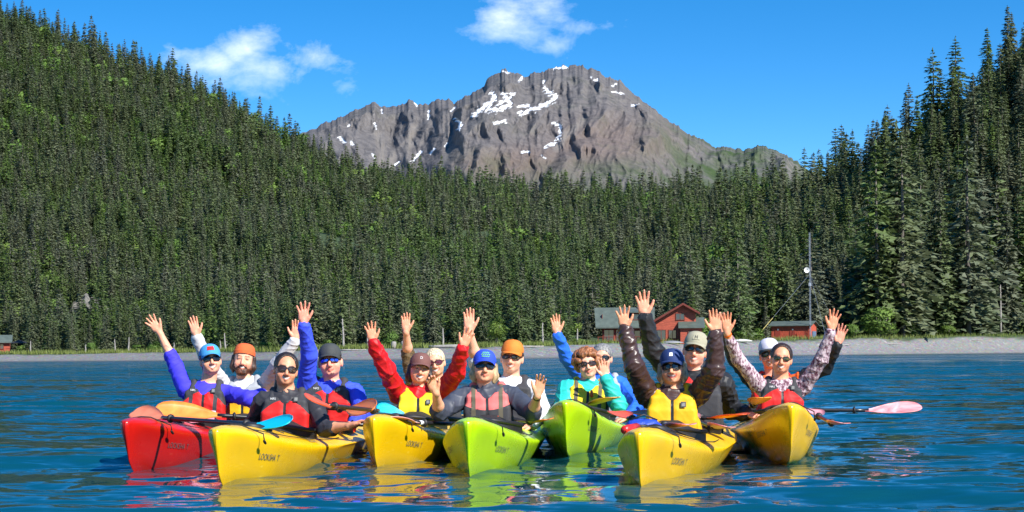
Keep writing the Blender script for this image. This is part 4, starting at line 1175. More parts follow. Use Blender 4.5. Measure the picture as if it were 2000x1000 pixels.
def relax(V, Fq, it=1, w=0.5):
    for _ in range(it):
        acc = np.zeros_like(V); num = np.zeros(len(V))
        for a, b in ((0, 1), (1, 2), (2, 3), (3, 0)):
            np.add.at(acc, Fq[:, a], V[Fq[:, b]]); np.add.at(num, Fq[:, a], 1)
            np.add.at(acc, Fq[:, b], V[Fq[:, a]]); np.add.at(num, Fq[:, b], 1)
        V = V + w * (acc / num[:, None] - V)
    return V
def vnormals(V, Fq):
    nf = np.cross(V[Fq[:, 2]] - V[Fq[:, 0]], V[Fq[:, 3]] - V[Fq[:, 1]])
    nv = np.zeros_like(V)
    for k in range(4): np.add.at(nv, Fq[:, k], nf)
    return nv / (np.linalg.norm(nv, axis=1, keepdims=True) + 1e-12)
def wrinkle(V, seed, freq, amp):
    """cloth folds: a few bent sine ridges"""
    r = np.random.default_rng(seed); s = np.zeros(len(V))
    for k in range(5):
        d = r.normal(size=3); d[2] *= 1.6; d /= np.linalg.norm(d); e = r.normal(size=3) * freq * 0.45
        f = freq * r.uniform(0.6, 1.6)
        q = np.sin(V @ d * f + 1.6 * np.sin(V @ e + r.random() * 6) + r.random() * 6)
        s += (1 - np.abs(q)) ** 2 * (0.7 + 0.3 * np.sin(V @ e * 0.6))
    return amp * ((s / 5) * 1.9 - 0.22)
def sub_mesh(name, V, Fq, keep, mat):
    Fk = Fq[keep]; u, inv = np.unique(Fk.ravel(), return_inverse=True)
    return mesh_from(name, V[u], inv.reshape(-1, 4), mat)

def m_skin():
    m, n, l, b = new_mat('skin')
    at = N(n, 'ShaderNodeAttribute', attribute_name='tone')
    tcn = n.new('ShaderNodeTexCoord'); t = n.new('ShaderNodeTexNoise'); setin(t, Scale=28.0, Detail=4.0); l.new(tcn.outputs['Object'], t.inputs['Vector'])
    col = mix_col(n, l, math_node(n, l, 'MULTIPLY', t.outputs[0], 0.28), at.outputs['Color'], mix_col(n, l, 1.0, at.outputs['Color'], (1.0, 0.78, 0.70), 'MULTIPLY'))
    l.new(col, b.inputs['Base Color']); setin(b, Roughness=0.48)
    b.inputs['Specular IOR Level'].default_value = 0.4
    b.inputs['Subsurface Weight'].default_value = 0.12; b.inputs['Subsurface Radius'].default_value = (0.012, 0.005, 0.003); b.inputs['Subsurface Scale'].default_value = 1.0
    return m
M_SKIN = m_skin()
_cl = {}
def cloth(key, col, rough=0.75, bump=0.12, spec=0.3, sheen=0.0, var=0.10):
    if key not in _cl: _cl[key] = simple(key, col, rough, var, 7.0, bump, 26.0, spec, sheen=sheen)
    return _cl[key]
def m_pattern(name, c1, c2, st):
    m, n, l, b = new_mat(name)
    tcn = n.new('ShaderNodeTexCoord'); mm = n.new('ShaderNodeMapping'); mm.inputs['Scale'].default_value = st
    t = n.new('ShaderNodeTexNoise'); setin(t, Scale=30.0, Detail=3.0, Roughness=0.6, Distortion=1.2)
    l.new(tcn.outputs['Object'], mm.inputs[0]); l.new(mm.outputs[0], t.inputs['Vector'])
    l.new(mix_col(n, l, math_node(n, l, 'MULTIPLY_ADD', t.outputs[0], 5.0, -2.0, clamp=True), c1, c2), b.inputs['Base Color']); setin(b, Roughness=0.75)
    return m
CL = {
 'violet': cloth('violet_blue_fleece', (0.055, 0.045, 0.70)), 'blue': cloth('blue_shirt', (0.045, 0.085, 0.78)), 'azure': cloth('azure_shirt', (0.02, 0.14, 0.78)),
 'greyshirt': cloth('pale_grey_shirt', (0.55, 0.55, 0.56)), 'white': cloth('white_sleeve', (0.72, 0.73, 0.75)), 'blackjkt': cloth('charcoal_jacket', (0.035, 0.035, 0.042), 0.55),
 'redjkt': cloth('red_rain_jacket', (0.56, 0.008, 0.012), 0.5), 'greyjkt': cloth('slate_jacket', (0.055, 0.062, 0.085), 0.5), 'tealjkt': cloth('turquoise_jacket', (0.03, 0.52, 0.45), 0.5),
 'brownjkt': cloth('dark_brown_jacket', (0.055, 0.028, 0.024), 0.35, spec=0.5), 'blk': cloth('black_shell', (0.02, 0.021, 0.024), 0.5), 'camo': m_pattern('brown_camouflage', (0.05, 0.03, 0.012), (0.16, 0.10, 0.04), (1, 1, 2)),
 'marl': m_pattern('white_plum_print', (0.10, 0.022, 0.05), (0.62, 0.50, 0.54), (1.2, 1.2, 0.7)), 'orangeshirt': cloth('orange_shirt', (0.80, 0.13, 0.02)),
 'vred': cloth('red_vest_fabric', (0.62, 0.016, 0.014), 0.6), 'vblack': cloth('charcoal_vest_fabric', (0.045, 0.045, 0.05), 0.7), 'vyellow': cloth('yellow_vest_fabric', (0.80, 0.60, 0.02), 0.6), 'vgold': cloth('golden_vest_fabric', (0.84, 0.42, 0.01), 0.6),
 'vgrey': cloth('grey_vest_fabric', (0.32, 0.34, 0.37), 0.7), 'vpink': cloth('coral_vest_fabric', (0.72, 0.15, 0.14), 0.6), 'volive': cloth('olive_vest_webbing', (0.12, 0.105, 0.07), 0.7), 'vzip': cloth('black_zipper', (0.02, 0.02, 0.022), 0.5), 'vorange': cloth('orange_vest_fabric', (0.82, 0.14, 0.01), 0.6),
 'capblue': cloth('royal_blue_cap', (0.03, 0.075, 0.62)), 'caplight': cloth('light_blue_cap', (0.06, 0.30, 0.62)), 'capbrown': cloth('brown_cap', (0.17, 0.075, 0.065)), 'caporange': cloth('orange_cap', (0.72, 0.20, 0.03)),
 'capnavy': cloth('navy_cap', (0.018, 0.038, 0.13)), 'capkhaki': cloth('khaki_cap', (0.36, 0.34, 0.24)), 'capdark': cloth('dark_grey_cap', (0.05, 0.055, 0.055)), 'capwhite': cloth('white_cap_panel', (0.6, 0.58, 0.68)), 'beanie': cloth('rust_knit_beanie', (0.62, 0.12, 0.035), 0.9, 0.3),
 'thread': simple('white_embroidery', (0.8, 0.8, 0.78), 0.7), 'threadg': simple('green_embroidery', (0.20, 0.62, 0.22), 0.7), 'patch': simple('grey_lash_tab', (0.18, 0.18, 0.17), 0.6), 'patchd': simple('black_lash_tab', (0.03, 0.03, 0.03), 0.6), 'whistle': simple('orange_whistle', (0.85, 0.10, 0.02), 0.4),
 'frame': simple('black_frames', (0.012, 0.012, 0.012), 0.3), 'strap': simple('black_watch_strap', (0.02, 0.02, 0.02), 0.5)}
def hairm(key, c): return simple(key, c, 0.42, 0.5, 14.0, 0.35, 22.0, 0.5, stretch=(6, 6, 1.0))
HAIR = {'dark': hairm('dark_brown_hair', (0.04, 0.02, 0.012)), 'black': hairm('black_hair', (0.028, 0.018, 0.013)), 'brown': hairm('brown_hair', (0.05, 0.022, 0.012)), 'auburn': hairm('copper_hair', (0.33, 0.125, 0.045)),
        'ginger': hairm('auburn_beard', (0.11, 0.035, 0.012)), 'blond': hairm('blond_hair', (0.46, 0.33, 0.17)), 'platinum': hairm('platinum_hair', (0.66, 0.55, 0.36)), 'grey': hairm('grey_hair', (0.24, 0.235, 0.23))}
def m_lens(key, c, metal=0.6):
    m, n, l, b = new_mat(key)
    b.inputs['Base Color'].default_value = c + (1,); setin(b, Roughness=0.06, Metallic=metal); b.inputs['Coat Weight'].default_value = 0.6
    return m
LENS = {'dark': m_lens('dark_lens', (0.012, 0.011, 0.012), 0.0), 'blue': m_lens('mirror_blue_lens', (0.16, 0.24, 0.95), 0.95), 'brown': m_lens('brown_lens', (0.05, 0.022, 0.012), 0.2), 'rose': m_lens('rose_lens', (0.16, 0.02, 0.03), 0.4), 'green': m_lens('green_lens', (0.05, 0.055, 0.02), 0.5)}

def basis(fwd, up):
    z = Vector(up).normalized(); y = Vector(fwd); y = (y - z * y.dot(z)).normalized(); x = y.cross(z)
    return np.array([x, y, z]).T      # columns: right hand of the figure... x, forward, up
def on_ray(J, px, py, L, sign):
    """the point L metres from joint J that is seen at (px, py); sign -1 nearer, +1 farther than J"""
    J = np.array(J); best = None
    ys = np.linspace(J[1] - L, J[1] + L, 161)
    pts = np.array([P(px, py, y) for y in ys]); d = np.linalg.norm(pts - J, axis=1)
    k0 = int(np.argmin(d))
    rngk = range(k0, -1, -1) if sign < 0 else range(k0, len(ys))
    for k in rngk:
        if d[k] >= L: return pts[k]
    return pts[k0]
def add_hand(f, W, tip, palm, thumb, s, splay=0.16, curl=0.10, close=0.0):
    """W wrist, tip: direction of the fingers, palm: way the palm faces, thumb: side of the thumb"""
    z = Vector(tip).normalized(); y = Vector(palm); y = (y - z * y.dot(z)).normalized(); x = Vector(thumb); x = (x - z * x.dot(z) - y * x.dot(y)).normalized()
    M = np.array([x, y, z]).T; W = np.array(W)
    def T(a, b, c): return W + M @ (np.array((a, b, c)) * s)
    f.el(T(0, .001, .052), M, np.array((.040, .0155, .056)) * s, 0.010)
    f.rc(T(0, 0, -.01), T(0, 0, .03), .0235 * s, .022 * s, 0.015)
    xs = (.029, .0105, -.009, -.027); ln = (.074, .082, .076, .060); kz = (.092, .096, .093, .085); an = (1.25, .35, -.5, -1.45)
    for i in range(4):
        a = an[i] * splay; c = curl + 0.05 * i * curl + close
        K = (xs[i], 0.002, kz[i])
        f.rc(T(xs[i] * 0.75, 0, .04), T(*K), .0115 * s, .0100 * s, 0.008)
        d1 = np.array((math.sin(a) * math.cos(c), math.sin(c), math.cos(a) * math.cos(c)))
        c2 = c * 2.1 + 0.06; d2 = np.array((math.sin(a) * math.cos(c2), math.sin(c2), math.cos(a) * math.cos(c2)))
        c3 = c * 2.9 + 0.08; d3 = np.array((math.sin(a) * math.cos(c3), math.sin(c3), math.cos(a) * math.cos(c3)))
        p0 = np.array(K); p1 = p0 + d1 * ln[i] * .46; p2 = p1 + d2 * ln[i] * .31; p3 = p2 + d3 * ln[i] * .20
        f.rc(T(*p0), T(*p1), .0096 * s, .0086 * s, 0.004); f.rc(T(*p1), T(*p2), .0086 * s, .0080 * s, 0.003); f.rc(T(*p2), T(*p3), .0080 * s, .0070 * s, 0.003)
    q = close * 0.5
    t0, t1, t2, t3 = (.018, .004, .018), (.043 - .01 * q, .010 + .02 * q, .050), (.060 - .03 * q, .013 + .03 * q, .075), (.070 - .05 * q, .014 + .035 * q, .098)
    f.rc(T(*t0), T(*t1), .0165 * s, .0130 * s, 0.010); f.rc(T(*t1), T(*t2), .0115 * s, .0100 * s, 0.005); f.rc(T(*t2), T(*t3), .0098 * s, .0080 * s, 0.003)

def person(key, d):
    """one seated paddler from a dictionary of photo positions; returns the Empty"""
    s = d.get('s', 1.0); Y = d['Y']
    kay, kmw, kdir = KAY[d['kayak']]
    Hc = np.array(P(*d['head'], Y)); Nk = np.array(P(d['neck'][0], d['neck'][1] - 12, Y + d.get('ny', 0.02)))
    seat = kmw @ Vector((0, COCK[d['seat']] + 0.16, 0.0))
    Pv = np.array((seat.x, seat.y, -0.03))
    Pv[0] = Pv[0] * 0.55 + Nk[0] * 0.45; Pv[1] = 0.5 * Pv[1] + 0.5 * (Y + 0.02)
    up = Vector(Nk - Pv); TL = up.length; up.normalize()
    tw = d.get('turn', 0.0)
    fw = Vector((-kdir.x * 0.5 + math.sin(tw), -1.0, 0))
    TB = basis(fw, up); TS = TL / 0.47
    def T(x, y, z): return Pv + TB @ np.array((x * s, y * s, z * TS))
    # head frame
    yaw, pit, rol = (R(a) for a in d.get('look', (0, 0, 0)))
    tocam = Vector((-Hc[0], -Hc[1], 0)).normalized()
    fwd = Matrix.Rotation(yaw, 3, 'Z') @ tocam
    rt = fwd.cross(Vector((0, 0, 1)))
    Rh = Matrix.Rotation(pit, 3, rt); fwd = Rh @ fwd; hup = Rh @ Vector((0, 0, 1))
    hup = Matrix.Rotation(rol, 3, fwd) @ hup
    HB = basis(fwd, hup); hs = d.get('hs', s * 0.97 + 0.03)
    def Hh(x, y, z): return Hc + HB @ (np.array((x, y, z)) * hs)
    e = empty('person', (Pv[0], Pv[1], Pv[2]))
    tag(e, d['label'], 'person', 'kayakers in the row')
    inv = Matrix.Translation(-Vector(Pv))
    def put(name, me, parent=e):
        o = obj(name, me, parent)
        if parent is e: o.matrix_parent_inverse = inv
        return o
    # ---------------------------------------------------------------- arms
    arms = []
    for side, a in (('l', d.get('vl')), ('r', d.get('vr'))):
        sg = -1 if side == 'l' else 1          # side as the viewer sees it
        raised = a is not None and a.get('raised', True)
        # TB x axis points to the figure's own right hand when facing -y: find the sign that is viewer side
        vx = sg if (TB[:, 0][0] > 0) else -sg
        S = T(vx * (0.172 if raised else 0.178), 0.0, 0.428 if raised else 0.405)
        if a is None: continue
        UA, FA = 0.285 * s, 0.255 * s
        if 'S' in a: S = np.array(P(*a['S'], Y + a.get('sy', 0.0)))
        E = on_ray(S, *a['E'], UA, a.get('es', -1)); Wp = on_ray(E, *a['W'], FA, a.get('ws', -1))
        tipd = np.array(P(*a['T'], Wp[1] + a.get('td', -0.02))) - Wp
        arms.append((sg, a, S, E, Wp, tipd))
    # ---------------------------------------------------------------- body: one continuous surface
    f = Field(0.0052)
    f.el(T(0, 0, .05), TB, (.165 * s, .12 * s, .12 * s)); f.el(T(0, .01, .2), TB, (.145 * s, .11 * s, .17 * TS), .04); f.el(T(0, .005, .35), TB, (.155 * s, .105 * s, .13 * TS), .04)
    f.rc(T(-.13, 0, .425), T(.13, 0, .425), .05 * s, .05 * s, .04)
    for q in (-1, 1): f.rc(T(q * .09, .05, .02), T(q * .11, .46, .03), .08 * s, .055 * s, .04)
    neck_top = Hh(0, -.02, -.055)
    f.rc(T(0, -.01, .42), neck_top, .066 * s, .057 * s, .03)
    for sg, a, S, E, W, td in arms:
        f.rc(S, E, .050 * s, .040 * s, .03); f.rc(E, E + (W - E) * .35, .040 * s, .040 * s, .02); f.rc(E + (W - E) * .35, W, .040 * s, .0245 * s, .02)
        palm = Vector(a.get('palm', (0, -1, 0.1))); thumb = Vector(a.get('thumb', (-sg, 0, 0)))
        add_hand(f, W, td, palm, thumb, s * 0.95 * a.get('hk', 1.0), a.get('splay', 0.17), a.get('curl', 0.10), a.get('close', 0.0))
    w = d.get('wide', 1.0)
    f.el(Hh(0, -.012, .030), HB, np.array((.079, .098, .083)) * hs, .02); f.el(Hh(0, .026, -.028), HB, np.array((.069 * w, .066, .080)) * hs, .025)
    f.el(Hh(0, .034, -.070), HB, np.array((.056 * w, .048, .036)) * hs, .022); f.rc(Hh(-.010, .070, -.092), Hh(.010, .070, -.092), .016 * hs, .016 * hs, .02)
    for q in (-1, 1):
        f.el(Hh(q * .040 * w, .060, -.040), HB, np.array((.025, .025, .024)) * hs, .02)
        f.el(Hh(q * .077 * w, -.006, -.014), HB, np.array((.011, .020, .032)) * hs, .008)
        f.el(Hh(q * .032, .108, .001), HB, np.array((.019, .021, .013)) * hs, .012, '-')
        f.el(Hh(q * .032, .0765, .0), HB, np.array((.0145, .0125, .0115)) * hs, .004)
    f.rc(Hh(-.032, .080, .021), Hh(.032, .080, .021), .011 * hs, .011 * hs, .015)
    f.rc(Hh(0, .090, .006), Hh(0, .112, -.038), .0085 * hs, .0125 * hs, .010)
    for q in (-1, 1): f.el(Hh(q * .012, .100, -.043), HB, np.array((.0095, .011, .009)) * hs, .006)
    sm = d.get('smile', 0.010)          # lift of the mouth corners
    op = d.get('open', 0.006)           # half opening of the lips
    mw = 0.029 + 0.35 * sm
    def mouth(xx, dz): return Hh(xx, .093 - 18 * xx * xx, -.067 + sm * (xx / mw) ** 2 + dz)
    for q in (-1, 1):
        f.rc(mouth(0, op + .003), mouth(q * mw, .001), .0062 * hs, .0038 * hs, .006)
        f.rc(mouth(0, -op - .004), mouth(q * mw, -.001), .0072 * hs, .0040 * hs, .006)
    V, Fq = f.mesh(); V = relax(V, Fq, 1, 0.35)
    L = (V - Hc) @ HB / hs
    base = np.array(d.get('skin', (0.60, 0.315, 0.20)))
    C = np.tile(base, (len(V), 1))
    def paint(mask, col): C[:] = C * (1 - mask[:, None]) + np.array(col) * mask[:, None]
    inh = (np.abs(L[:, 0]) < .1) & (np.abs(L[:, 2]) < .13) & (np.abs(L[:, 1]) < .14)
    front = inh & (L[:, 1] > .03)
    rosy = np.exp(-(((np.abs(L[:, 0]) - .040) / .022) ** 2 + ((L[:, 2] + .036) / .022) ** 2)) * front + 0.8 * np.exp(-((L[:, 0] / .016) ** 2 + ((L[:, 2] + .040) / .016) ** 2)) * front
    paint(np.clip(rosy, 0, 1) * 0.45, base * np.array((1.05, 0.72, 0.66)))
    zz = L[:, 2] + .067 - sm * (L[:, 0] / mw) ** 2; xr = np.abs(L[:, 0]) / mw
    half = op * .8 + .0075 * np.sqrt(np.clip(1 - xr ** 2, 0, 1))
    lips = front & (xr < 1.05) & (np.abs(zz) < half)
    paint(lips.astype(float), base * np.array((0.80, 0.40, 0.40)))
    teeth = front & (xr < 0.86) & (np.abs(zz - 0.0005) < (op * .85) * np.sqrt(np.clip(1 - (xr / .9) ** 2, 0, 1)) + (0.0008 if op > .003 else -1))
    if op > 0.011:
        paint(teeth.astype(float), (0.16, 0.03, 0.03)); teeth = teeth & (zz > op * 0.15)
    paint(teeth.astype(float), (0.52, 0.48, 0.43))
    brow = front & (np.abs(L[:, 0]) > .012) & (np.abs(L[:, 0]) < .050) & (np.abs(L[:, 2] - .0235 + 3.0 * (np.abs(L[:, 0]) - .028) ** 2 * 3) < .0042)
    paint(brow * 0.8, d.get('browc', (0.05, 0.03, 0.02)))
    eye = front & (np.abs(np.abs(L[:, 0]) - .032) < .0125) & (np.abs(L[:, 2] + .001) < .0042)
    paint(eye * 0.9, (0.10, 0.06, 0.05)); 
    if d.get('stubble'):
        st = inh & (L[:, 2] < -.045 ) & (L[:, 1] > -.03) & ~lips
        paint(st * 0.3 * np.clip((-.04 - L[:, 2]) / .02, 0, 1), d['stubble'])
    if 'tattoo' in d:
        sg, a, S, E, W, td = [q for q in arms if q[0] == d['tattoo']][0]
        ax_ = (W - E) / np.linalg.norm(W - E); q = V - (E + (W - E) * .52); tt = q @ ax_; lat = q @ np.cross(ax_, (0, -1, 0))
        rr_ = np.hypot(tt, lat * 1.5)
        mk = (np.abs(rr_ - .026) < .006) & ((V - E) @ np.array((0, -1, 0)) > -0.005) & (np.sin(np.arctan2(lat, tt) * 2.0) > -.55)
        paint(mk * 0.55, (0.10, 0.09, 0.10))
    hand_pink = np.zeros(len(V))
    for sg, a, S, E, W, td in arms:
        q = V - W; tdn = td / np.linalg.norm(td); along = q @ tdn
        hand_pink = np.maximum(hand_pink, (np.linalg.norm(q, axis=1) < .21) * np.clip(along / .06, 0, 1))
    paint(hand_pink * 0.4, base * np.array((1.12, 0.86, 0.80)))
    me = mesh_from('body', V - Pv, Fq, M_SKIN); vattr(me, 'tone', np.clip(C, 0, 1), 'FLOAT_COLOR')
    body = obj('body', me, e)
    # ---------------------------------------------------------------- shirt or jacket
    loose = d.get('loose', 0.012)
    g = Field(0.0075)
    g.el(T(0, 0, .05), TB, (.18 * s, .135 * s, .12 * s)); g.el(T(0, .01, .2), TB, (.16 * s, .125 * s, .17 * TS), .04); g.el(T(0, .005, .35), TB, (.168 * s, .118 * s, .13 * TS), .04)
    g.rc(T(-.13, 0, .42), T(.13, 0, .42), .060 * s, .060 * s, .04)
    g.rc(T(0, -.015, .40), T(0, -.012, .455 + d.get('collar', 0.0)), .078 * s, .068 * s, .03)
    for sg, a, S, E, W, td in arms:
        c = a.get('cuff', 0.95)                 # sleeve length: 0 shoulder, 1 elbow.. 2 wrist
        c = 1.93 if c == 0.95 else c
        g.rc(S, E if c >= 1 else S + (E - S) * c, (.054 + loose * 1.2) * s, (.044 + loose) * s, .03)
        if c > 1: g.rc(E, E + (W - E) * (c - 1), (.044 + loose) * s, (.034 + loose * 0.8 if c > 1.5 else .042 + loose) * s, .02)
    gv, gf = g.mesh(); gv = relax(gv, gf, 1, 0.5)
    nv = vnormals(gv, gf); gv = gv + nv * wrinkle(gv, sum(map(ord, key)) + 5, d.get('fold', 36), d.get('foldamp', 0.015))[:, None]
    sleeve = d.get('sleeve')
    if sleeve:            # second colour on the sleeves
        lt = (gv - Pv) @ TB; cen = np.abs(lt[gf].mean(1)[:, 0]) > .19 * s
        sh = put(d.get('topname', 'shirt'), sub_mesh('shirt', gv, gf, ~cen, CL[d['top']])); put('sleeve', sub_mesh('sleeve', gv, gf, cen, CL[sleeve]), sh)
    else: put(d.get('topname', 'shirt'), mesh_from('shirt', gv, gf, CL[d['top']]))
    # white shirt cuffs, watches and wrist bands
    for sg, a, S, E, W, td in arms:
        for kind, pos, rad, wid, mt in a.get('bands', []):
            b = MB(); A = E + (W - E) * (pos - wid); B = E + (W - E) * (pos + wid)
            b.tube([A, A + (B - A) * .15, A + (B - A) * .85, B], [rad * s * .9, rad * s, rad * s, rad * s * .9], 14); put(kind, mesh_from(kind, b.v, b.f, CL[mt], True))
    # ---------------------------------------------------------------- life vest
    st = d.get('vest')
    if st:
        v = Field(0.0072)
        v.el(T(0, .01, .20), TB, (.208 * s, .158 * s, .195 * TS), .03); v.el(T(0, .01, .335), TB, (.196 * s, .142 * s, .125 * TS), .03)
        for q in (-1, 1):
            v.bx(T(q * .088, .126, .225), TB, (.082 * s, .038 * s, .135 * TS), .028, .025)
            v.bx(T(q * .086, .104, .365), TB, (.066 * s, .030 * s, .060 * TS), .024, .03)
            v.rc(T(q * .098, .085, .405), T(q * .100, .0, .470), .032 * s, .027 * s, .02); v.rc(T(q * .100, .0, .470), T(q * .098, -.10, .395), .027 * s, .032 * s, .02)
        v.el(T(0, .085, .475), TB, (.058 * s, .10 * s, .085 * TS), .012, '-'); v.rc(T(0, .0, .40), T(0, 0, .56), .060 * s, .075 * s, .008, '-')
        for sg, a, S, E, W, td in arms:
            vx = sg if TB[0, 0] > 0 else -sg
            raised = a.get('raised', True)
            if raised: v.rc(T(vx * .20, .01, .35), T(vx * .25, .0, .55), .068 * s, .075 * s, .02, '-')
            else: v.rc(T(vx * .215, .02, .40), T(vx * .25, .04, .15), .062 * s, .075 * s, .02, '-')
        v.bx(T(0, 0, -.02), TB, (.4, .4, .10 * TS), .01, .012, '-')
        vv, vf = v.mesh(); vv = relax(vv, vf, 1, 0.5)
        nv = vnormals(vv, vf); vv = vv + nv * wrinkle(vv, sum(map(ord, key)) + 9, 22, 0.006)[:, None]
        lt = ((vv - Pv) @ TB) / np.array((s, s, TS))
        def snap(fun):
            nonlocal vv, lt
            g0 = fun(lt); eps = 1e-3; G = np.stack([(fun(lt + eps * np.eye(3)[k]) - g0) / eps for k in range(3)], 1); G[:, 1] = 0
            gg = (G ** 2).sum(1) + 1e-9; mk = (np.abs(g0) < .0042) & (lt[:, 1] > 0)
            lt = lt - (mk * g0 / gg)[:, None] * G
            vv = Pv + (lt * np.array((s, s, TS))) @ TB.T
        yoke = lambda q: q[:, 2] - (st.get('yz', .335) + st.get('ya', 1.4) * (q[:, 0] - st.get('yx', 0.0)) ** 2 * -1 + 0.0)
        zipf = lambda q: .0105 - np.abs(q[:, 0]); strp = lambda q: .016 - np.abs(np.abs(q[:, 0]) - .098)
        snap(zipf)
        if st.get('yoke'): snap(yoke)
        if st.get('strap'): snap(strp)
        cen = lt[vf].mean(1); fr = cen[:, 1] > .03
        isz = fr & (zipf(cen) > 0); isy = np.zeros(len(cen), bool); iss = np.zeros(len(cen), bool)
        if st.get('yoke'): isy = (yoke(cen) > 0) & ~isz
        if st.get('strap'): iss = fr & (strp(cen) > 0) & ~isz & (cen[:, 2] > st.get('sz', .20)); isy &= ~iss
        sidep = np.zeros(len(cen), bool)
        if st.get('side'): sidep = (np.abs(cen[:, 0]) > .150) & ~isy & ~iss
        vm = put('life_vest', sub_mesh('life_vest', vv, vf, ~(isz | isy | iss | sidep), CL[st['main']]))
        if isy.any(): put('yoke_panel', sub_mesh('yoke_panel', vv, vf, isy, CL[st['yoke']]), vm)
        if isz.any(): put('zipper', sub_mesh('zipper', vv, vf, isz, CL[st.get('zip', 'vzip')]), vm)
        if iss.any(): put('webbing_strap', sub_mesh('webbing_strap', vv, vf, iss, CL[st['strap']]), vm)
        if sidep.any(): put('side_panel', sub_mesh('side_panel', vv, vf, sidep, CL[st['side']]), vm)
        def front_at(x, z):
            q = lt[(np.abs(lt[:, 0] - x) < .02) & (np.abs(lt[:, 2] - z) < .02)]
            return (q[:, 1].max() if len(q) else .15)
        sxv = 1 if TB[0, 0] > 0 else -1
        def onvest(x0, z0, off=.003):
            yf = front_at(x0 * sxv, z0)
            def mp_(u, w):
                yq = front_at((x0 + u) * sxv, z0 + w / TS)
                return T((x0 + u) * sxv, max(yq, yf - .012) + off, z0 + w / TS)
            return mp_
        if st.get('tab'):
            x0, z0 = st['tab']; mpf = onvest(x0, z0, .004)
            for hw, mt, off in ((.018, st.get('tabm', 'patchd'), 0), (.011, st.get('tabc', 'patch'), .001)):
                b = MB(); q = [Vector(mpf(u, w)) + Vector((0, -off, 0)) for u, w in ((-hw, -hw), (hw, -hw), (hw, hw), (-hw, hw))]
                b.prism(q, (0, -.002, 0)); put('lash_tab', mesh_from('lash_tab', b.v, b.f, CL[mt], False), vm)
        if st.get('logo'):
            x0, z0, size, mt = st['logo']
            put('lettering', text_mesh('NRS', size, CL[mt], onvest(x0, z0, .004), sub=False), vm)
        if st.get('pocket'):
            for q in (-1, 1):
                b = MB(); mpf = onvest(q * .085, .20, .002)
                pts = [Vector(mpf(u, .030 + .022 * (u / .05) * -q - .010 * math.cos(u * 40))) for u in np.linspace(-.05, .05, 9)]
                b.tube(pts, .0045, 5); put('pocket_flap', mesh_from('pocket_flap', b.v, b.f, CL[st['main']], True), vm)
        if st.get('whistle'):
            x0, z0 = st['whistle']; q = Vector(onvest(x0, z0, .012)(0, 0)); b = MB()
            b.tube([q + Vector((0, 0, .03)), q + Vector((0, 0, .018)), q + Vector((0, 0, -.018)), q + Vector((0, 0, -.026))], [.006, .011, .012, .008], 8); put('whistle', mesh_from('whistle', b.v, b.f, CL['whistle'], True), vm)
    # ---------------------------------------------------------------- hair
    hr = d.get('hair')
    if hr:
        q = Field(0.0065)
        kind = hr[1]
        cap_on = 'cap' in d or 'beanie' in d
        if kind in ('short', 'bald') :
            q.el(Hh(0, -.018, .034), HB, np.array((.087, .104, .092)) * hs, .01)
            q.el(Hh(0, .085, -.025), HB, np.array((.080, .060, .082)) * hs, .012, '-'); q.el(Hh(0, -.02, -.11), HB, np.array((.12, .13, .085)) * hs, .012, '-')
        elif kind == 'tied':      # drawn back, parted in the middle, a tail behind the neck
            q.el(Hh(0, -.016, .034), HB, np.array((.088, .104, .094)) * hs, .01); q.el(Hh(0, -.055, -.03), HB, np.array((.062, .048, .065)) * hs, .02)
            q.el(Hh(0, .096, .010), HB, np.array((.070, .080, .098)) * hs, .010, '-')
            q.rc(Hh(.03, -.075, -.05), Hh(.045, -.06, -.15), .03 * hs, .018 * hs, .02)
        elif kind in ('bob', 'long'):
            dn = -.105 if kind == 'bob' else -.15
            q.el(Hh(0, -.022, .034), HB, np.array((.084, .098, .089)) * hs, .01)
            for t in (-1, 1):
                q.rc(Hh(t * .074, .0, .02), Hh(t * .080, .005, dn * .6), .024 * hs, .026 * hs, .02); q.rc(Hh(t * .080, .005, dn * .6), Hh(t * .074, .012, dn), .026 * hs, .012 * hs, .02)
            q.el(Hh(0, -.05, dn * .4), HB, np.array((.082, .055, .10)) * hs, .02)
            q.el(Hh(0, .090, -.018), HB, np.array((.068, .066, .090)) * hs, .010, '-')
        elif kind == 'curly':
            r = np.random.default_rng(3)
            q.el(Hh(0, -.02, .034), HB, np.array((.086, .098, .090)) * hs, .01)
            for t in range(190):
                a = r.normal(size=3); a /= np.linalg.norm(a); a[2] = a[2] * .9 + .1
                p_ = np.array((0, -.012, .018)) + a * np.array((.108, .112, .108))
                if p_[1] > .045 and p_[2] < .060 and abs(p_[0]) < .068: continue
                q.el(Hh(*p_), HB, np.full(3, r.uniform(.013, .025)) * hs, .006)
            q.el(Hh(0, .100, -.030), HB, np.array((.064, .060, .085)) * hs, .008, '-')
        hv, hf = q.mesh()
        nv = vnormals(hv, hf); hl = (hv - Hc) @ HB
        r = np.random.default_rng(8); strand = np.zeros(len(hv))
        ang = np.arctan2(hl[:, 0], hl[:, 1] + .02)
        for k in range(4): strand += np.sin(ang * r.uniform(14, 40) + hl[:, 2] * r.uniform(-40, 40) + r.random() * 6) / 4
        hv = hv + nv * (strand * (.0022 if kind != 'curly' else .002) - (.009 if cap_on else 0) * sstep(.02, .045, hl[:, 2]))[:, None]
        put('hair', mesh_from('hair', hv, hf, HAIR[hr[0]]))
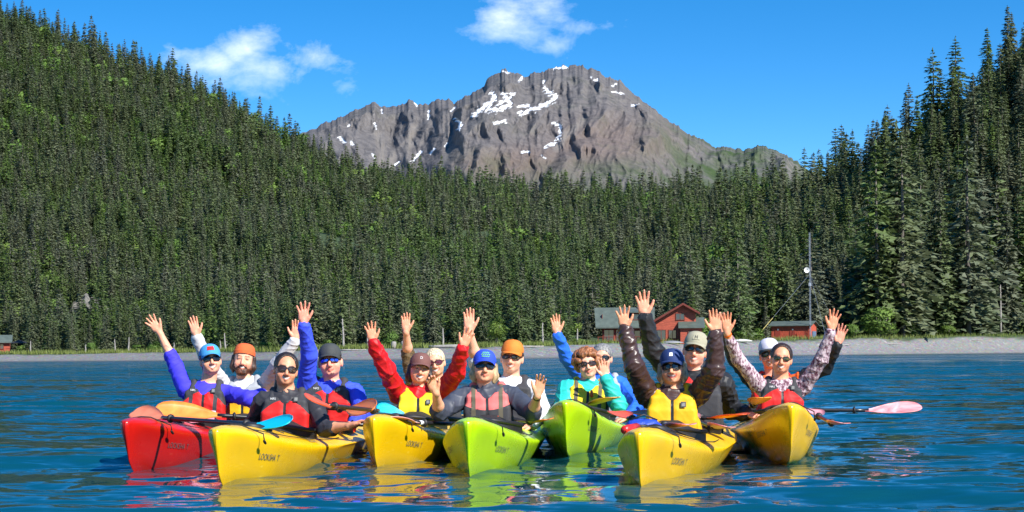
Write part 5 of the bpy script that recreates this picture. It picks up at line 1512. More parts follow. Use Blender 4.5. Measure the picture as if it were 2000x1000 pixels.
    if d.get('beard'):
        q = Field(0.0055)
        q.el(Hh(0, .036, -.080), HB, np.array((.058, .058, .048)) * hs, .02); q.rc(Hh(-.02, .070, -.110), Hh(.02, .070, -.110), .026 * hs, .026 * hs, .02)
        for t in (-1, 1): q.rc(Hh(t * .068, .01, -.01), Hh(t * .060, .03, -.07), .013 * hs, .020 * hs, .02); q.rc(Hh(0, .103, -.056), Hh(t * .034, .085, -.066), .007 * hs, .007 * hs, .006)
        q.el(Hh(0, .105, -.072 + .003), HB, np.array((.028, .030, .0145)) * hs, .006, '-'); q.el(Hh(0, .07, -.02), HB, np.array((.055, .060, .032)) * hs, .008, '-')
        bv, bf = q.mesh(); nv = vnormals(bv, bf); bv = bv + nv * (np.random.default_rng(2).normal(0, .0018, len(bv)))[:, None]
        put('beard', mesh_from('beard', bv, bf, HAIR[d['beard']]))
    # ---------------------------------------------------------------- hats
    HM = Matrix(HB.tolist()).to_4x4(); HM.translation = Vector(Hc)
    def head_put(name, V_, F_, mat, parent=None, smooth=True):
        W_ = Hc + (np.array(V_) * hs) @ HB.T
        return put(name, mesh_from(name, W_, F_, mat, smooth), parent or e)
    if 'cap' in d:
        c = d['cap']; zt = .052; tp = R(-1 + c.get('tilt', 0)); rows, cols = 12, 36
        def tilt(x, y, z): return (x, y * math.cos(tp) - (z - zt) * math.sin(tp), zt + y * math.sin(tp) + (z - zt) * math.cos(tp))
        Vc = []; Fc = []
        for i in range(rows + 1):
            ph = math.pi / 2 * i / rows
            for j in range(cols):
                th = 2 * math.pi * j / cols
                rr_ = math.cos(ph) ** 0.75
                seam = 1 - .012 * (abs(math.sin(th * 3)) ** 8 < .02) * math.cos(ph)
                hgt = .092 * math.sin(ph) ** 1.0 * (1 + .10 * math.sin(th) * math.cos(ph))
                Vc.append(tilt(.0865 * rr_ * math.cos(th) * seam, -.010 + .106 * rr_ * math.sin(th) * seam, zt + hgt - .012))
        for i in range(rows):
            for j in range(cols): Fc.append((i * cols + j, i * cols + (j + 1) % cols, (i + 1) * cols + (j + 1) % cols, (i + 1) * cols + j))
        cp = head_put('cap', Vc, Fc, CL[c['col']])
        Vb = []; Fb = []; nu_, nw = 21, 7
        blen = c.get('blen', .072)
        for lay in (0, 1):
            for i in range(nw):
                w_ = i / (nw - 1)
                for j in range(nu_):
                    u_ = -1 + 2 * j / (nu_ - 1); a_ = u_ * R(62)
                    x = .0875 * math.sin(a_); y = -.010 + .107 * math.cos(a_)
                    ext = blen * w_ * math.sqrt(max(0, 1 - (abs(u_) ** 2.6)))
                    Vb.append(tilt(x * (1 - .06 * w_), y + ext * .97, zt - .010 - .012 * w_ * w_ - .020 * u_ * u_ * (0.4 + w_) + .003 - .005 * lay))
        k0 = nu_ * nw
        for i in range(nw - 1):
            for j in range(nu_ - 1):
                q = i * nu_ + j
                Fb.append((q, q + 1, q + nu_ + 1, q + nu_)); Fb.append((k0 + q, k0 + q + nu_, k0 + q + nu_ + 1, k0 + q + 1))
        for j in range(nu_ - 1):
            q = (nw - 1) * nu_ + j; Fb.append((q, q + 1, k0 + q + 1, k0 + q))
        head_put('brim', Vb, Fb, CL[c.get('brim', c['col'])], cp)
        bt = MB(); bt.tube([tilt(0, -.010, .130), tilt(0, -.010, .1345)], [.008, .005], 10); head_put('button', bt.v, bt.f, CL[c['col']], cp)
        def oncap(z0):
            def mp_(u, w):
                z = z0 + w; sn = min(max((z + .012 - zt) / .098, 0), .98); ph = math.asin(sn); rr_ = math.cos(ph) ** .75
                th = math.pi / 2 + u / .0865
                p_ = tilt(.0895 * rr_ * math.cos(th), -.010 + .1095 * rr_ * math.sin(th), z)
                return Hc + HB @ (np.array(p_) * hs)
            return mp_
        if 'letter' in c:
            t, size, mt = c['letter']
            put('lettering', text_mesh(t, size, CL[mt], oncap(.086), sub=False), cp)
        if 'badge' in c:
            mt, hw, hh = c['badge']; mpf = oncap(.086); b = MB(); n_ = 6
            for i in range(n_):
                u0, u1 = -hw + 2 * hw * i / n_, -hw + 2 * hw * (i + 1) / n_
                b.poly([mpf(-u0, -hh), mpf(-u1, -hh), mpf(-u1, hh), mpf(-u0, hh)])
            put('badge', mesh_from('badge', b.v, b.f, CL[mt], True), cp)
            if c.get('badge_letter'):
                t, size, mt2 = c['badge_letter']; mpf2 = oncap(.086)
                put('lettering', text_mesh(t, size, CL[mt2], lambda u, w: np.array(mpf2(u, w)) + np.array(fwd) * .003, sub=False), cp)
        if c.get('script'):
            b = MB(); mpf = oncap(.086)
            for row in (-1, 0, 1):
                pts = [Vector(mpf(u, row * .015 + .0045 * math.sin(u * 420 + row * 2))) for u in np.linspace(-.034 + .006 * abs(row), .034 - .006 * abs(row), 40)]
                b.tube(pts, .0022, 4)
            put('embroidery', mesh_from('embroidery', b.v, b.f, CL[c['script']], True), cp)
    if 'beanie' in d:
        Vc = []; Fc = []; rows, cols = 16, 48
        for i in range(rows + 1):
            t_ = i / rows
            for j in range(cols):
                th = 2 * math.pi * j / cols; rib = 1 + .010 * math.sin(th * 24)
                if t_ < .3: z = .035 + .13 * t_; rr_ = 1.06 - .03 * abs(t_ - .15)
                else:
                    ph = math.pi / 2 * (t_ - .3) / .7; z = .074 + .058 * math.sin(ph); rr_ = 1.0 * math.cos(ph) ** .7
                y = -.016 + .104 * rr_ * rib * math.sin(th)
                Vc.append((.084 * rr_ * rib * math.cos(th), y - .02 * (z - .05) / .08, z - .045 * (-(math.sin(th)) * .5 + .5) * (1 - t_) + .012 * (math.sin(th) > 0) * (1 - t_)))
        for i in range(rows):
            for j in range(cols): Fc.append((i * cols + j, i * cols + (j + 1) % cols, (i + 1) * cols + (j + 1) % cols, (i + 1) * cols + j))
        head_put('beanie', Vc, Fc, CL['beanie'])
    # ---------------------------------------------------------------- sunglasses
    if 'lens' in d:
        g_ = d.get('gl', {}); hw, hh = g_.get('w', .030), g_.get('h', .0175); zc = g_.get('z', -.001); fr_ = MB()
        def yw(x): return .107 - 6.0 * x * x
        outs = {}
        for q in (-1, 1):
            pts = []
            for k in range(20):
                a = 2 * math.pi * k / 20; cx, sx_ = math.cos(a), math.sin(a)
                px_ = math.copysign(abs(cx) ** .75, cx) * hw; pz = math.copysign(abs(sx_) ** .8, sx_) * hh - .004 * (px_ / hw) * (1 if sx_ < 0 else .2) * -1 * (-1)
                x = q * (.0355 + px_); pts.append(Vector((x, yw(x), zc + pz)))
            outs[q] = pts
            fr_.tube(pts + [pts[0]], g_.get('fr', .0030), 5, False)
            fr_.tube([(q * .066, yw(.066), zc + .008), (q * .074, .06, zc + .008), (q * .080, 0, zc + .006), (q * .079, -.03, zc - .004)], [.0035, .0035, .003, .002], 5)
        fr_.tube([(-.008, yw(0), zc + .005), (0, yw(0) + .002, zc + .008), (.008, yw(0), zc + .005)], .003, 5)
        sg_ = head_put('sunglasses', fr_.v, fr_.f, CL['frame'])
        for q in (-1, 1):
            pts = outs[q]; cx = sum((p for p in pts), Vector()) / len(pts); Vl = [cx + Vector((0, .005, 0))]; Fl = []
            for t_ in (.5, 1.0): Vl += [cx.lerp(p, t_) + Vector((0, .005 * (1 - t_ * t_), 0)) for p in pts]
            n_ = len(pts)
            for k in range(n_):
                Fl.append((0, 1 + k, 1 + (k + 1) % n_)); Fl.append((1 + k, 1 + n_ + k, 1 + n_ + (k + 1) % n_, 1 + (k + 1) % n_))
            head_put('lens', Vl, Fl, LENS[d['lens']], sg_)
    return e

NRS = dict(main='vred', yoke='vblack', yz=.418, ya=2.8, yx=.0, tab=(.080, .425), tabm='vblack', logo=(-.082, .425, .022, 'thread'))
PEOPLE = {
 'A': dict(kayak=1, seat=0, Y=15.8, head=(411, 704), neck=(404, 760), look=(6, 10, 4), s=.97, label='person in violet blue top and blue cap seated in the red kayak', top='violet', vest=dict(NRS, strap='vblack', sz=.22), cap=dict(col='caplight', brim='caplight', blen=.066, badge=('vred', .03, .016)), lens='dark', hair=('dark', 'tied'), smile=.015, open=.0095, skin=(0.786, 0.394, 0.248), tattoo=-1,
           vl=dict(E=(343, 714), es=1, W=(312, 650), ws=-1, T=(286, 614), cuff=1.32, splay=.26), vr=dict(E=(487, 779), es=-1, W=(513, 768), ws=1, T=(532, 768), raised=False, palm=(0, -.2, -1), thumb=(0, -1, 0), curl=.25)),
 'B': dict(kayak=1, seat=1, Y=17.3, head=(476, 702), neck=(478, 752), look=(-4, 3, -6), s=1.05, label='bearded person in rust beanie and grey shirt', top='greyshirt', vest=dict(main='vgold', yoke='vgrey', yz=.34, ya=0.0), beanie=True, hair=('brown', 'bob'), beard='ginger', smile=.015, open=.009, skin=(0.837, 0.419, 0.272), browc=(.12, .05, .02),
           vl=dict(E=(408, 712), es=-1, W=(384, 657), T=(373, 611), splay=.10, bands=[('wristband', .97, .034, .03, 'strap')]), vr=dict(E=(543, 712), es=-1, W=(577, 664), T=(580, 628), splay=.08)),
 'C': dict(kayak=2, seat=0, Y=14.07, head=(558, 722), neck=(562, 776), look=(6, 4, -8), s=.97, label='dark haired person without a hat in charcoal jacket reaching for the next kayak', top='blackjkt', vest=NRS, lens='brown', gl=dict(h=.019, w=.031), hair=('black', 'tied'), smile=.013, open=.007, skin=(0.660, 0.308, 0.177),
           vl=dict(E=(494, 826), es=1, W=(524, 846), ws=-1, T=(545, 852), raised=False, close=.5, palm=(0, 0, -1), thumb=(0, -1, 0)), vr=dict(E=(634, 838), es=-1, W=(684, 832), ws=-1, T=(706, 822), raised=False, cuff=1.3, palm=(0, 0, -1), thumb=(0, -1, .2), close=.2)),
 'D': dict(kayak=2, seat=1, Y=15.57, head=(645, 706), neck=(645, 756), look=(-4, 6, 4), s=1.05, label='person in dark cap and mirrored blue sunglasses, one blue sleeve straight up', top='blue', vest=NRS, cap=dict(col='capdark', blen=.06), lens='blue', gl=dict(h=.014), hair=('brown', 'short'), smile=.001, open=.003, skin=(0.837, 0.370, 0.260), wide=1.06,
           vl=dict(E=(604, 692), es=-1, W=(593, 633), T=(592, 590), splay=.24, bands=[]), vr=dict(E=(712, 806), es=-1, W=(690, 826), T=(670, 832), raised=False, close=.5, palm=(0, 0, -1), thumb=(0, -1, 0))),
 'E': dict(kayak=3, seat=0, Y=15.4, head=(820, 721), neck=(820, 768), look=(4, 4, -6), s=.95, label='person in red rain jacket and brown cap with both arms raised', top='redjkt', topname='jacket', loose=.02, fold=40, foldamp=.020, collar=.03, vest=dict(main='vyellow', tab=(.08, .375), side='vblack', whistle=(-.045, .25)), cap=dict(col='capbrown', letter=('D', .030, 'thread')), hair=('black', 'bob'), smile=.014, open=.009, skin=(0.761, 0.370, 0.224), wide=1.05,
           vl=dict(E=(754, 722), es=-1, W=(728, 668), T=(720, 618), splay=.22), vr=dict(E=(892, 726), es=-1, W=(904, 678), T=(920, 640), splay=.22)),
 'F': dict(kayak=3, seat=1, Y=16.9, head=(850, 708), neck=(848, 756), look=(-4, 0, 8), s=.97, label='blond person in rose sunglasses half hidden behind the brown cap', top='camo', vest=dict(main='vblack'), lens='rose', hair=('platinum', 'short'), smile=.013, open=.009, skin=(0.813, 0.407, 0.260),
           vl=dict(E=(797, 694), es=-1, W=(793, 648), T=(792, 610), cuff=1.1, splay=.10)),
 'G': dict(kayak=4, seat=0, Y=14.4, head=(946, 718), neck=(952, 766), look=(4, 8, -4), s=.97, label='person in royal blue cap and slate jacket with both elbows bent', top='greyjkt', topname='jacket', loose=.018, foldamp=.019, collar=.02, vest=dict(main='vblack', yoke='vpink', yz=.33, ya=-1.2, strap='volive', zip='vzip', sz=.10, whistle=(.075, .27), logo=None), cap=dict(col='capblue', brim='capblue', script='threadg'), lens='dark', gl=dict(h=.0165, w=.030), hair=('blond', 'bob'), smile=.004, open=.001, skin=(0.786, 0.394, 0.236),
           vl=dict(E=(858, 806), es=-1, W=(851, 766), ws=-1, T=(842, 742), raised=False, cuff=1.12, close=.45, splay=.05), vr=dict(E=(1040, 806), es=-1, W=(1050, 772), ws=-1, T=(1058, 736), raised=False, cuff=1.2, splay=.12, close=.15, bands=[('wristwatch', .9, .031, .045, 'strap')])),
 'H': dict(kayak=4, seat=1, Y=15.9, head=(1000, 698), neck=(998, 750), look=(-5, 2, -4), s=1.05, label='person in orange cap and black vest over white sleeves', top='white', vest=dict(main='vblack', yoke=None), cap=dict(col='caporange', blen=.066), lens='brown', gl=dict(h=.0145), hair=('brown', 'short'), smile=.011, open=.005, skin=(0.837, 0.419, 0.283),
           vl=dict(E=(930, 706), es=-1, W=(917, 648), T=(914, 585), cuff=1.06, splay=.08, hk=1.05), vr=dict(E=(1062, 806), es=-1, W=(1040, 830), T=(1020, 835), raised=False, close=.4, palm=(0, 0, -1), thumb=(0, -1, 0))),
 'I': dict(kayak=5, seat=0, Y=16.6, head=(1147, 711), neck=(1150, 756), look=(3, 3, 6), s=.98, hs=1.0, label='curly copper haired person in turquoise jacket, hand beside the face', top='tealjkt', topname='jacket', loose=.022, foldamp=.019, vest=dict(main='vyellow', strap='volive', sz=.12, side='vblack', whistle=(.03, .38)), lens='brown', gl=dict(h=.0150, fr=.004), hair=('auburn', 'curly'), smile=.008, open=.003, skin=(0.837, 0.444, 0.307),
           vl=dict(E=(1100, 806), es=-1, W=(1120, 826), T=(1140, 830), raised=False, close=.4, palm=(0, 0, -1), thumb=(0, -1, 0)), vr=dict(E=(1208, 792), es=-1, W=(1182, 738), ws=-1, T=(1176, 696), raised=False, splay=.10, curl=.12)),
 'J': dict(kayak=5, seat=1, Y=18.1, head=(1176, 699), neck=(1178, 744), look=(-4, 2, 0), s=1.05, label='grey haired person in azure shirt hidden behind the curly hair', top='azure', vest=dict(main='vgrey', strap='vgrey'), lens='dark', hair=('grey', 'short'), skin=(0.786, 0.394, 0.260),
           vl=dict(E=(1107, 700), es=-1, W=(1088, 652), T=(1081, 598), splay=.12), vr=dict(E=(1248, 790), es=-1, W=(1225, 815), T=(1205, 820), raised=False, close=.4, palm=(0, 0, -1), thumb=(0, -1, 0))),
 'K': dict(kayak=6, seat=0, Y=13.3, head=(1313, 718), neck=(1313, 768), look=(-4, 5, 2), s=.95, label='person in navy cap, golden vest and dark brown jacket, both arms up', top='brownjkt', topname='jacket', loose=.020, fold=42, foldamp=.020, vest=dict(main='vgold', tab=(.075, .375), pocket=True), cap=dict(col='capnavy', badge=('thread', .012, .012)), lens='dark', gl=dict(w=.028, h=.021, fr=.002), hair=('blond', 'bob'), smile=.010, open=.012, skin=(0.736, 0.370, 0.213),
           vl=dict(E=(1238, 716), es=-1, W=(1220, 643), T=(1214, 592), splay=.26, bands=[('shirt_cuff', .96, .038, .05, 'white')]), vr=dict(E=(1396, 722), es=-1, W=(1397, 650), T=(1395, 598), splay=.10, bands=[('shirt_cuff', .96, .038, .05, 'white')])),
 'L': dict(kayak=6, seat=1, Y=14.8, head=(1358, 684), neck=(1362, 735), look=(-2, 5, -8), s=1.05, label='person in khaki cap and black shell, one arm high, behind the navy cap', top='blk', topname='jacket', loose=.020, foldamp=.018, collar=.025, vest=dict(main='vblack', yoke='vred', yz=.40, ya=0, tab=(.06, .385), tabm='patchd'), cap=dict(col='capkhaki', badge=('capkhaki', .026, .017), badge_letter=('H', .034, 'vblack')), lens='dark', gl=dict(h=.0145), hair=('grey', 'short'), smile=.006, open=.004, skin=(0.813, 0.394, 0.260), stubble=(.45, .40, .36),
           vl=dict(E=(1275, 682), es=-1, W=(1259, 618), T=(1252, 560), splay=.20, hk=1.08), vr=dict(E=(1428, 800), es=1, W=(1458, 808), ws=-1, T=(1480, 812), raised=False, close=.4, palm=(0, 0, -1), thumb=(0, -1, 0))),
 'M': dict(kayak=7, seat=0, Y=15.8, head=(1526, 701), neck=(1526, 754), look=(2, 3, -5), s=.98, label='dark haired person in plum print top and red vest, both arms raised', top='marl', loose=.008, foldamp=.012, vest=NRS, lens='green', gl=dict(w=.026, h=.0155, fr=.0018), hair=('dark', 'tied'), smile=.015, open=.008, skin=(0.736, 0.332, 0.189),
           vl=dict(E=(1442, 702), es=-1, W=(1420, 650), T=(1416, 592), splay=.14, cuff=1.72, bands=[('bracelet', .92, .031, .04, 'vorange')]), vr=dict(E=(1604, 702), es=-1, W=(1624, 644), T=(1636, 588), splay=.24)),
 'N': dict(kayak=7, seat=1, Y=17.3, head=(1503, 692), neck=(1512, 745), look=(0, 2, 6), s=1.05, label='person in white and black cap behind the one in plum print', top='orangeshirt', sleeve='blk', vest=dict(main='vred', strap='vblack'), cap=dict(col='capwhite', brim='capdark'), lens='dark', hair=('brown', 'short'), skin=(0.761, 0.345, 0.236),
           vl=dict(E=(1434, 700), es=-1, W=(1412, 650), T=(1402, 606), splay=.10), vr=dict(E=(1612, 718), es=-1, W=(1636, 672), T=(1652, 622), splay=.16)),
}
import time as _t
_t0 = _t.time()
for _k, _d in PEOPLE.items(): person(_k, _d)
print('people', round(_t.time() - _t0, 1), 's')
# ================================================================== THE SHORE: BUILDINGS, MAST, DEAD TREES, SHRUBS, DRIFTWOOD
def gz(x, y): return float(ground_z(np.array([x]), np.array([y]))[0])
def at_shore(px, d):
    """point d metres behind the waterline, as seen at photo column px"""
    u = float(u_of(px)); y = float(shore_y(u)) + d
    return Vector((u * y, y, gz(u * y, y)))
M_CEDAR = simple('red_cedar_siding', (0.38, 0.075, 0.040), 0.8, 0.3, 1.2, stretch=(1, 1, 8))
M_TRIM = simple('dark_red_trim', (0.15, 0.028, 0.018), 0.8, 0.2, 2.0)
M_GREENROOF = simple('green_metal_roof', (0.085, 0.108, 0.090), 0.55, 0.18, 0.8)
M_GLASS = m_lens('window_glass', (0.02, 0.03, 0.045), 0.0)
M_PIPE = simple('white_pipe', (0.7, 0.7, 0.68), 0.5)
M_STEEL = simple('galvanised_steel', (0.30, 0.33, 0.38), 0.45, 0.1, 2.0, metal=0.3)
def roof_slab(b, pts, th=0.25):
    b.prism([Vector(p) for p in pts], (0, 0, th))
def window(parent, c, w, h, nrm, fr=0.14):
    """framed window set in a wall; nrm is the outward direction in the ground plane"""
    nrm = Vector(nrm).normalized(); rt = Vector((0, 0, 1)).cross(nrm).normalized(); c = Vector(c)
    M = Matrix((rt, nrm, Vector((0, 0, 1)))).transposed().to_4x4(); M.translation = c
    g = MB(); g.box((-w / 2, 0.02, -h / 2), (w / 2, 0.05, h / 2), M); win = g.build('window', M_GLASS, parent)
    f = MB()
    for lo, hi in (((-w / 2 - fr, 0.0, h / 2), (w / 2 + fr, 0.12, h / 2 + fr)), ((-w / 2 - fr, 0.0, -h / 2 - fr), (w / 2 + fr, 0.14, -h / 2)), ((-w / 2 - fr, 0.0, -h / 2), (-w / 2, 0.12, h / 2)), ((w / 2, 0.0, -h / 2), (w / 2 + fr, 0.12, h / 2)), ((-0.05, 0.055, -h / 2), (0.05, 0.10, h / 2))):
        f.box(lo, hi, M)
    f.build('frame', M_TRIM, win)
def lodge():
    x, y = LODGE; z = gz(x, y) - 0.2
    e = empty('lodge', (x, y, z), R(-4)); tag(e, 'red cedar lodge with green metal roofs behind the beach', 'building')
    def part(name, mat, fn, smooth=False):
        b = MB(); fn(b); return b.build(name, mat, e, smooth)
    # main wing: ridge runs left to right, prow end to the left
    def walls(b):
        b.prism([(-9.6, 0, 0), (1.0, 0, 0), (1.0, 0, 3.9), (-9.6, 0, 3.9)], (0, 7.0, 0))
        b.prism([(-9.6, 0.003, 3.9), (-9.6, 6.99, 3.9), (-9.6, 3.5, 7.2)], (0.4, 0, 0))
    part('wall', M_CEDAR, walls)
    part('wall', M_CEDAR, lambda b: (b.prism([(0.8, -3.0, 0), (9.6, -3.0, 0), (9.6, -3.0, 6.5), (7.0, -3.0, 8.05), (0.8, -3.0, 4.45)], (0, 9.0, 0))))
    part('wall', M_CEDAR, lambda b: b.prism([(6.4, -5.2, 0), (10.8, -5.2, 0), (10.8, -5.2, 3.3), (6.4, -5.2, 3.3)], (0, 4.0, 0)))
    def r1(b): roof_slab(b, [(-11.0, -1.3, 3.35), (1.2, -1.3, 3.35), (1.2, 3.5, 7.5), (-11.4, 3.5, 7.5)])
    rf = part('roof', M_GREENROOF, r1); part('roof', M_GREENROOF, lambda b: roof_slab(b, [(-11.4, 3.53, 7.5), (1.2, 3.53, 7.5), (1.2, 8.2, 3.35), (-11.0, 8.2, 3.35)]))
    part('roof', M_GREENROOF, lambda b: roof_slab(b, [(-1.6, -4.2, 3.15), (7.0, -4.2, 8.15), (7.0, 6.4, 8.15), (-1.6, 6.4, 3.15)]))
    part('roof', M_GREENROOF, lambda b: roof_slab(b, [(7.03, -4.2, 8.15), (10.4, -4.2, 6.2), (10.4, 6.4, 6.2), (7.03, 6.4, 8.15)]))
    part('roof', M_GREENROOF, lambda b: roof_slab(b, [(6.0, -5.9, 3.2), (11.4, -5.9, 3.2), (11.4, -0.8, 5.2), (6.0, -0.8, 5.2)]))
    # fascia boards
    part('fascia', M_TRIM, lambda b: (b.prism([(-1.62, -4.26, 2.98), (7.0, -4.26, 7.98), (7.0, -4.26, 8.42), (-1.62, -4.26, 3.42)], (0, 0.05, 0)), b.prism([(7.02, -4.26, 7.98), (10.42, -4.26, 6.02), (10.42, -4.26, 6.46), (7.02, -4.26, 8.42)], (0, 0.05, 0))))
    # shed dormer on the main roof
    part('dormer', M_CEDAR, lambda b: b.box((-3.6, 0.4, 4.6), (-0.6, 3.0, 6.6)))
    part('roof', M_GREENROOF, lambda b: roof_slab(b, [(-4.0, -0.2, 6.55), (-0.2, -0.2, 6.55), (-0.2, 3.4, 7.3), (-4.0, 3.4, 7.3)], 0.2))
    window(e, (-2.1, 0.38, 5.7), 2.3, 1.1, (0, -1, 0))
    for cx, w, h, cz in ((-8.3, 1.9, 2.2, 1.9), (-5.8, 1.9, 2.2, 1.9), (-3.0, 2.2, 2.0, 1.8)): window(e, (cx, -0.02, cz), w, h, (0, -1, 0))
    for cx, w, h, cz in ((2.5, 1.7, 1.9, 1.9), (4.8, 1.4, 1.6, 2.0), (6.4, 1.6, 1.2, 5.6)): window(e, (cx, -3.02, cz), w, h, (0, -1, 0))
    window(e, (-9.62, 2.0, 4.6), 2.2, 3.2, (-1, 0, 0)); window(e, (-9.62, 5.0, 4.6), 2.2, 3.2, (-1, 0, 0)); window(e, (-9.62, 3.5, 1.7), 4.2, 2.0, (-1, 0, 0))
    window(e, (8.7, -5.22, 1.7), 1.3, 1.7, (0, -1, 0))
    part('door', M_TRIM, lambda b: b.box((0.9, -3.08, 0.1), (1.5, -2.95, 2.2)))
    for cx in (-0.6, 0.6):
        b = MB(); b.tube([(cx - 1.5, 3.0, 7.0), (cx - 1.5, 3.0, 8.4)], 0.14, 8); b.build('vent_pipe', M_PIPE, rf)
    # deck along the front with railing posts
    part('deck', M_TRIM, lambda b: b.box((-10.6, -3.4, 0.25), (0.7, -0.05, 0.55)))
    for k in range(8):
        b = MB(); b.box((-10.5 + k * 1.55, -3.35, 0.553), (-10.35 + k * 1.55, -3.2, 1.5)); b.build('railing_post', M_TRIM, e)
    part('handrail', M_TRIM, lambda b: b.box((-10.6, -3.37, 1.503), (0.6, -3.18, 1.62)))
lodge()
def shed():
    x, y = SHED; z = gz(x, y) - 0.2
    e = empty('shed', (x, y, z), R(-24)); tag(e, 'small red shed with green roof below the radio mast', 'building')
    M_S = simple('red_plank_wall', (0.46, 0.075, 0.036), 0.85, 0.3, 1.6, stretch=(6, 6, 1))
    b = MB(); b.prism([(-4.6, -2.6, 0), (-4.6, 2.6, 0), (-4.6, 2.6, 3.6), (-4.6, 0, 4.4), (-4.6, -2.6, 3.6)], (9.2, 0, 0)); b.build('wall', M_S, e)
    for sgn in (-1, 1):
        b = MB(); roof_slab(b, [(-5.2, sgn * 3.2, 3.42), (5.2, sgn * 3.2, 3.42), (5.2, sgn * 0.01, 4.46), (-5.2, sgn * 0.01, 4.46)], 0.16); b.build('roof', M_GREENROOF, e)
    for cx in (-3.1, 0.4):
        b = MB(); b.box((cx - 0.65, -2.68, 0.1), (cx + 0.65, -2.605, 2.4)); dr = b.build('door', simple('shed_door_red', (0.28, 0.04, 0.022), 0.8), e)
        b = MB(); b.box((cx - 0.05, -2.76, 2.5), (cx + 0.25, -2.69, 2.8)); b.build('lamp', M_PIPE, dr)
    b = MB(); b.box((0.9, -3.1, 0.9), (2.3, -2.62, 1.05)); b.box((1.9, -3.05, 0.0), (2.05, -2.9, 2.2)); b.build('railing', M_CEDAR, e)
    b = MB(); b.box((4.62, -1.2, 0.6), (4.9, 1.4, 2.2)); b.build('panel', simple('blue_grey_panel', (0.10, 0.16, 0.24), 0.6), e)
shed()
def mast():
    p = at_shore(1583, 24); hgt = 24.5
    e = empty('radio_mast', p); tag(e, 'thin steel radio mast with white dish beside the red shed', 'mast')
    b = MB()
    legs = [(0.17 * math.cos(a), 0.17 * math.sin(a)) for a in (0.3, 2.4, 4.5)]
    for lx, ly in legs: b.tube([(lx, ly, 0), (lx, ly, hgt)], 0.032, 5)
    for k in range(30):
        z = k * hgt / 30
        for i in range(3): b.tube([(*legs[i], z), (*legs[(i + 1) % 3], z + hgt / 30)], 0.016, 4, False)
    b.build('lattice', M_STEEL, e)
    d = MB(); n = 16
    for r_, dep in ((0.05, 0.0), (0.35, 0.06), (0.65, 0.22)): d.v += [(-0.75 + r_ * math.cos(2 * math.pi * k / n), -0.35 - dep, 15.9 + r_ * math.sin(2 * math.pi * k / n)) for k in range(n)]
    for r_ in range(2):
        for k in range(n): d.f.append((r_ * n + k, r_ * n + (k + 1) % n, (r_ + 1) * n + (k + 1) % n, (r_ + 1) * n + k))
    d.f.append(tuple(range(n))); d.build('dish', M_PIPE, e, True)
    b = MB(); b.tube([(-0.75, -0.3, 15.9), (0, 0, 15.9)], 0.05, 5); b.box((-0.35, -0.5, 12.2), (0.25, -0.25, 13.0)); b.build('bracket', M_STEEL, e)
    for tx, ty, zz in ((-13.5, -4, 15.0), (9, 6, 15.0), (3, -9, 15.0)):
        w = MB(); w.tube([(0, 0, zz), (tx, ty, gz(p.x + tx, p.y + ty) - p.z)], 0.03, 4); w.build('guy_wire', M_STEEL, e)
        if ty == -4:
            w = MB(); a = Vector((0, 0, zz)); c = Vector((tx, ty, gz(p.x + tx, p.y + ty) - p.z)); w.tube([c.lerp(a, .02), c.lerp(a, .34)], 0.07, 5); w.build('guy_guard', simple('yellow_guard', (0.6, 0.5, 0.18), 0.6), e)
mast()

def snag(px, d, h, seed, label, lean=0.0, limbs=10):
    r = random.Random(seed); p = at_shore(px, d)
    e = empty('dead_tree', p); tag(e, label, 'dead tree', 'bleached dead trees along the shore')
    b = MB(); pts = [(lean * h * t * t + r.uniform(-.05, .05), r.uniform(-.05, .05), h * t) for t in (0, .25, .5, .75, 1)]
    rd = 0.16 + h * 0.008
    b.tube([(0, 0, -.3)] + pts[1:], [rd * 1.2, rd, rd * .85, rd * .6, rd * .3], 7); b.build('trunk', M_DEAD, e, True)
    l_ = MB()
    for k in range(limbs):
        t = r.uniform(.3, .98); z = h * t; a = r.random() * 6.28; L = r.uniform(.4, 1.5) * (1.3 - t) * min(h / 8, 1.6)
        s0 = Vector((lean * h * t * t, 0, z)); l_.tube([s0, s0 + Vector((math.cos(a) * L * .6, math.sin(a) * L * .6, L * r.uniform(-.05, .25))), s0 + Vector((math.cos(a) * L, math.sin(a) * L, L * r.uniform(-.1, .4)))], [.06, .045, .02], 4)
    l_.build('limb', M_DEAD, e, True)
SN = [(167, 24, 2.0, 'short pale stump at the edge of the left wood'), (225, 24, 3.2, 'forked pale dead trunk behind the left grass'), (251, 25, 3.4, 'thin pale dead trunk right of the forked one'), (431, 24, 2.2, 'short bleached snag left of the bearded person'), (440, 24, 3.6, 'tall bleached snag beside the short one near the bearded person'),
      (60, 26, 3.0, 'pale dead trunk near the small deck at the left edge'), (340, 25, 2.0, 'low pale stump behind the grass between two raised hands'), (671, 26, 5.6, 'tall pale dead trunk right of the straight blue sleeve'), (718, 24, 2.2, 'short pale stump under the raised red sleeve'), (866, 26, 3.6, 'pale dead trunk left of the tallest raised hand in the middle'),
      (1060, 26, 4.4, 'grey dead trunk left of the raised azure sleeve'), (1128, 25, 3.2, 'short white dead trunk left of the lodge'), (1955, 32, 14.0, 'bare grey dead tree in the dark wood at the right edge')]
for k, (px, d, h, lab) in enumerate(SN): snag(px, d, h, 40 + k, lab, lean=random.Random(k).uniform(-.05, .05), limbs=4 if h < 5 else 16)

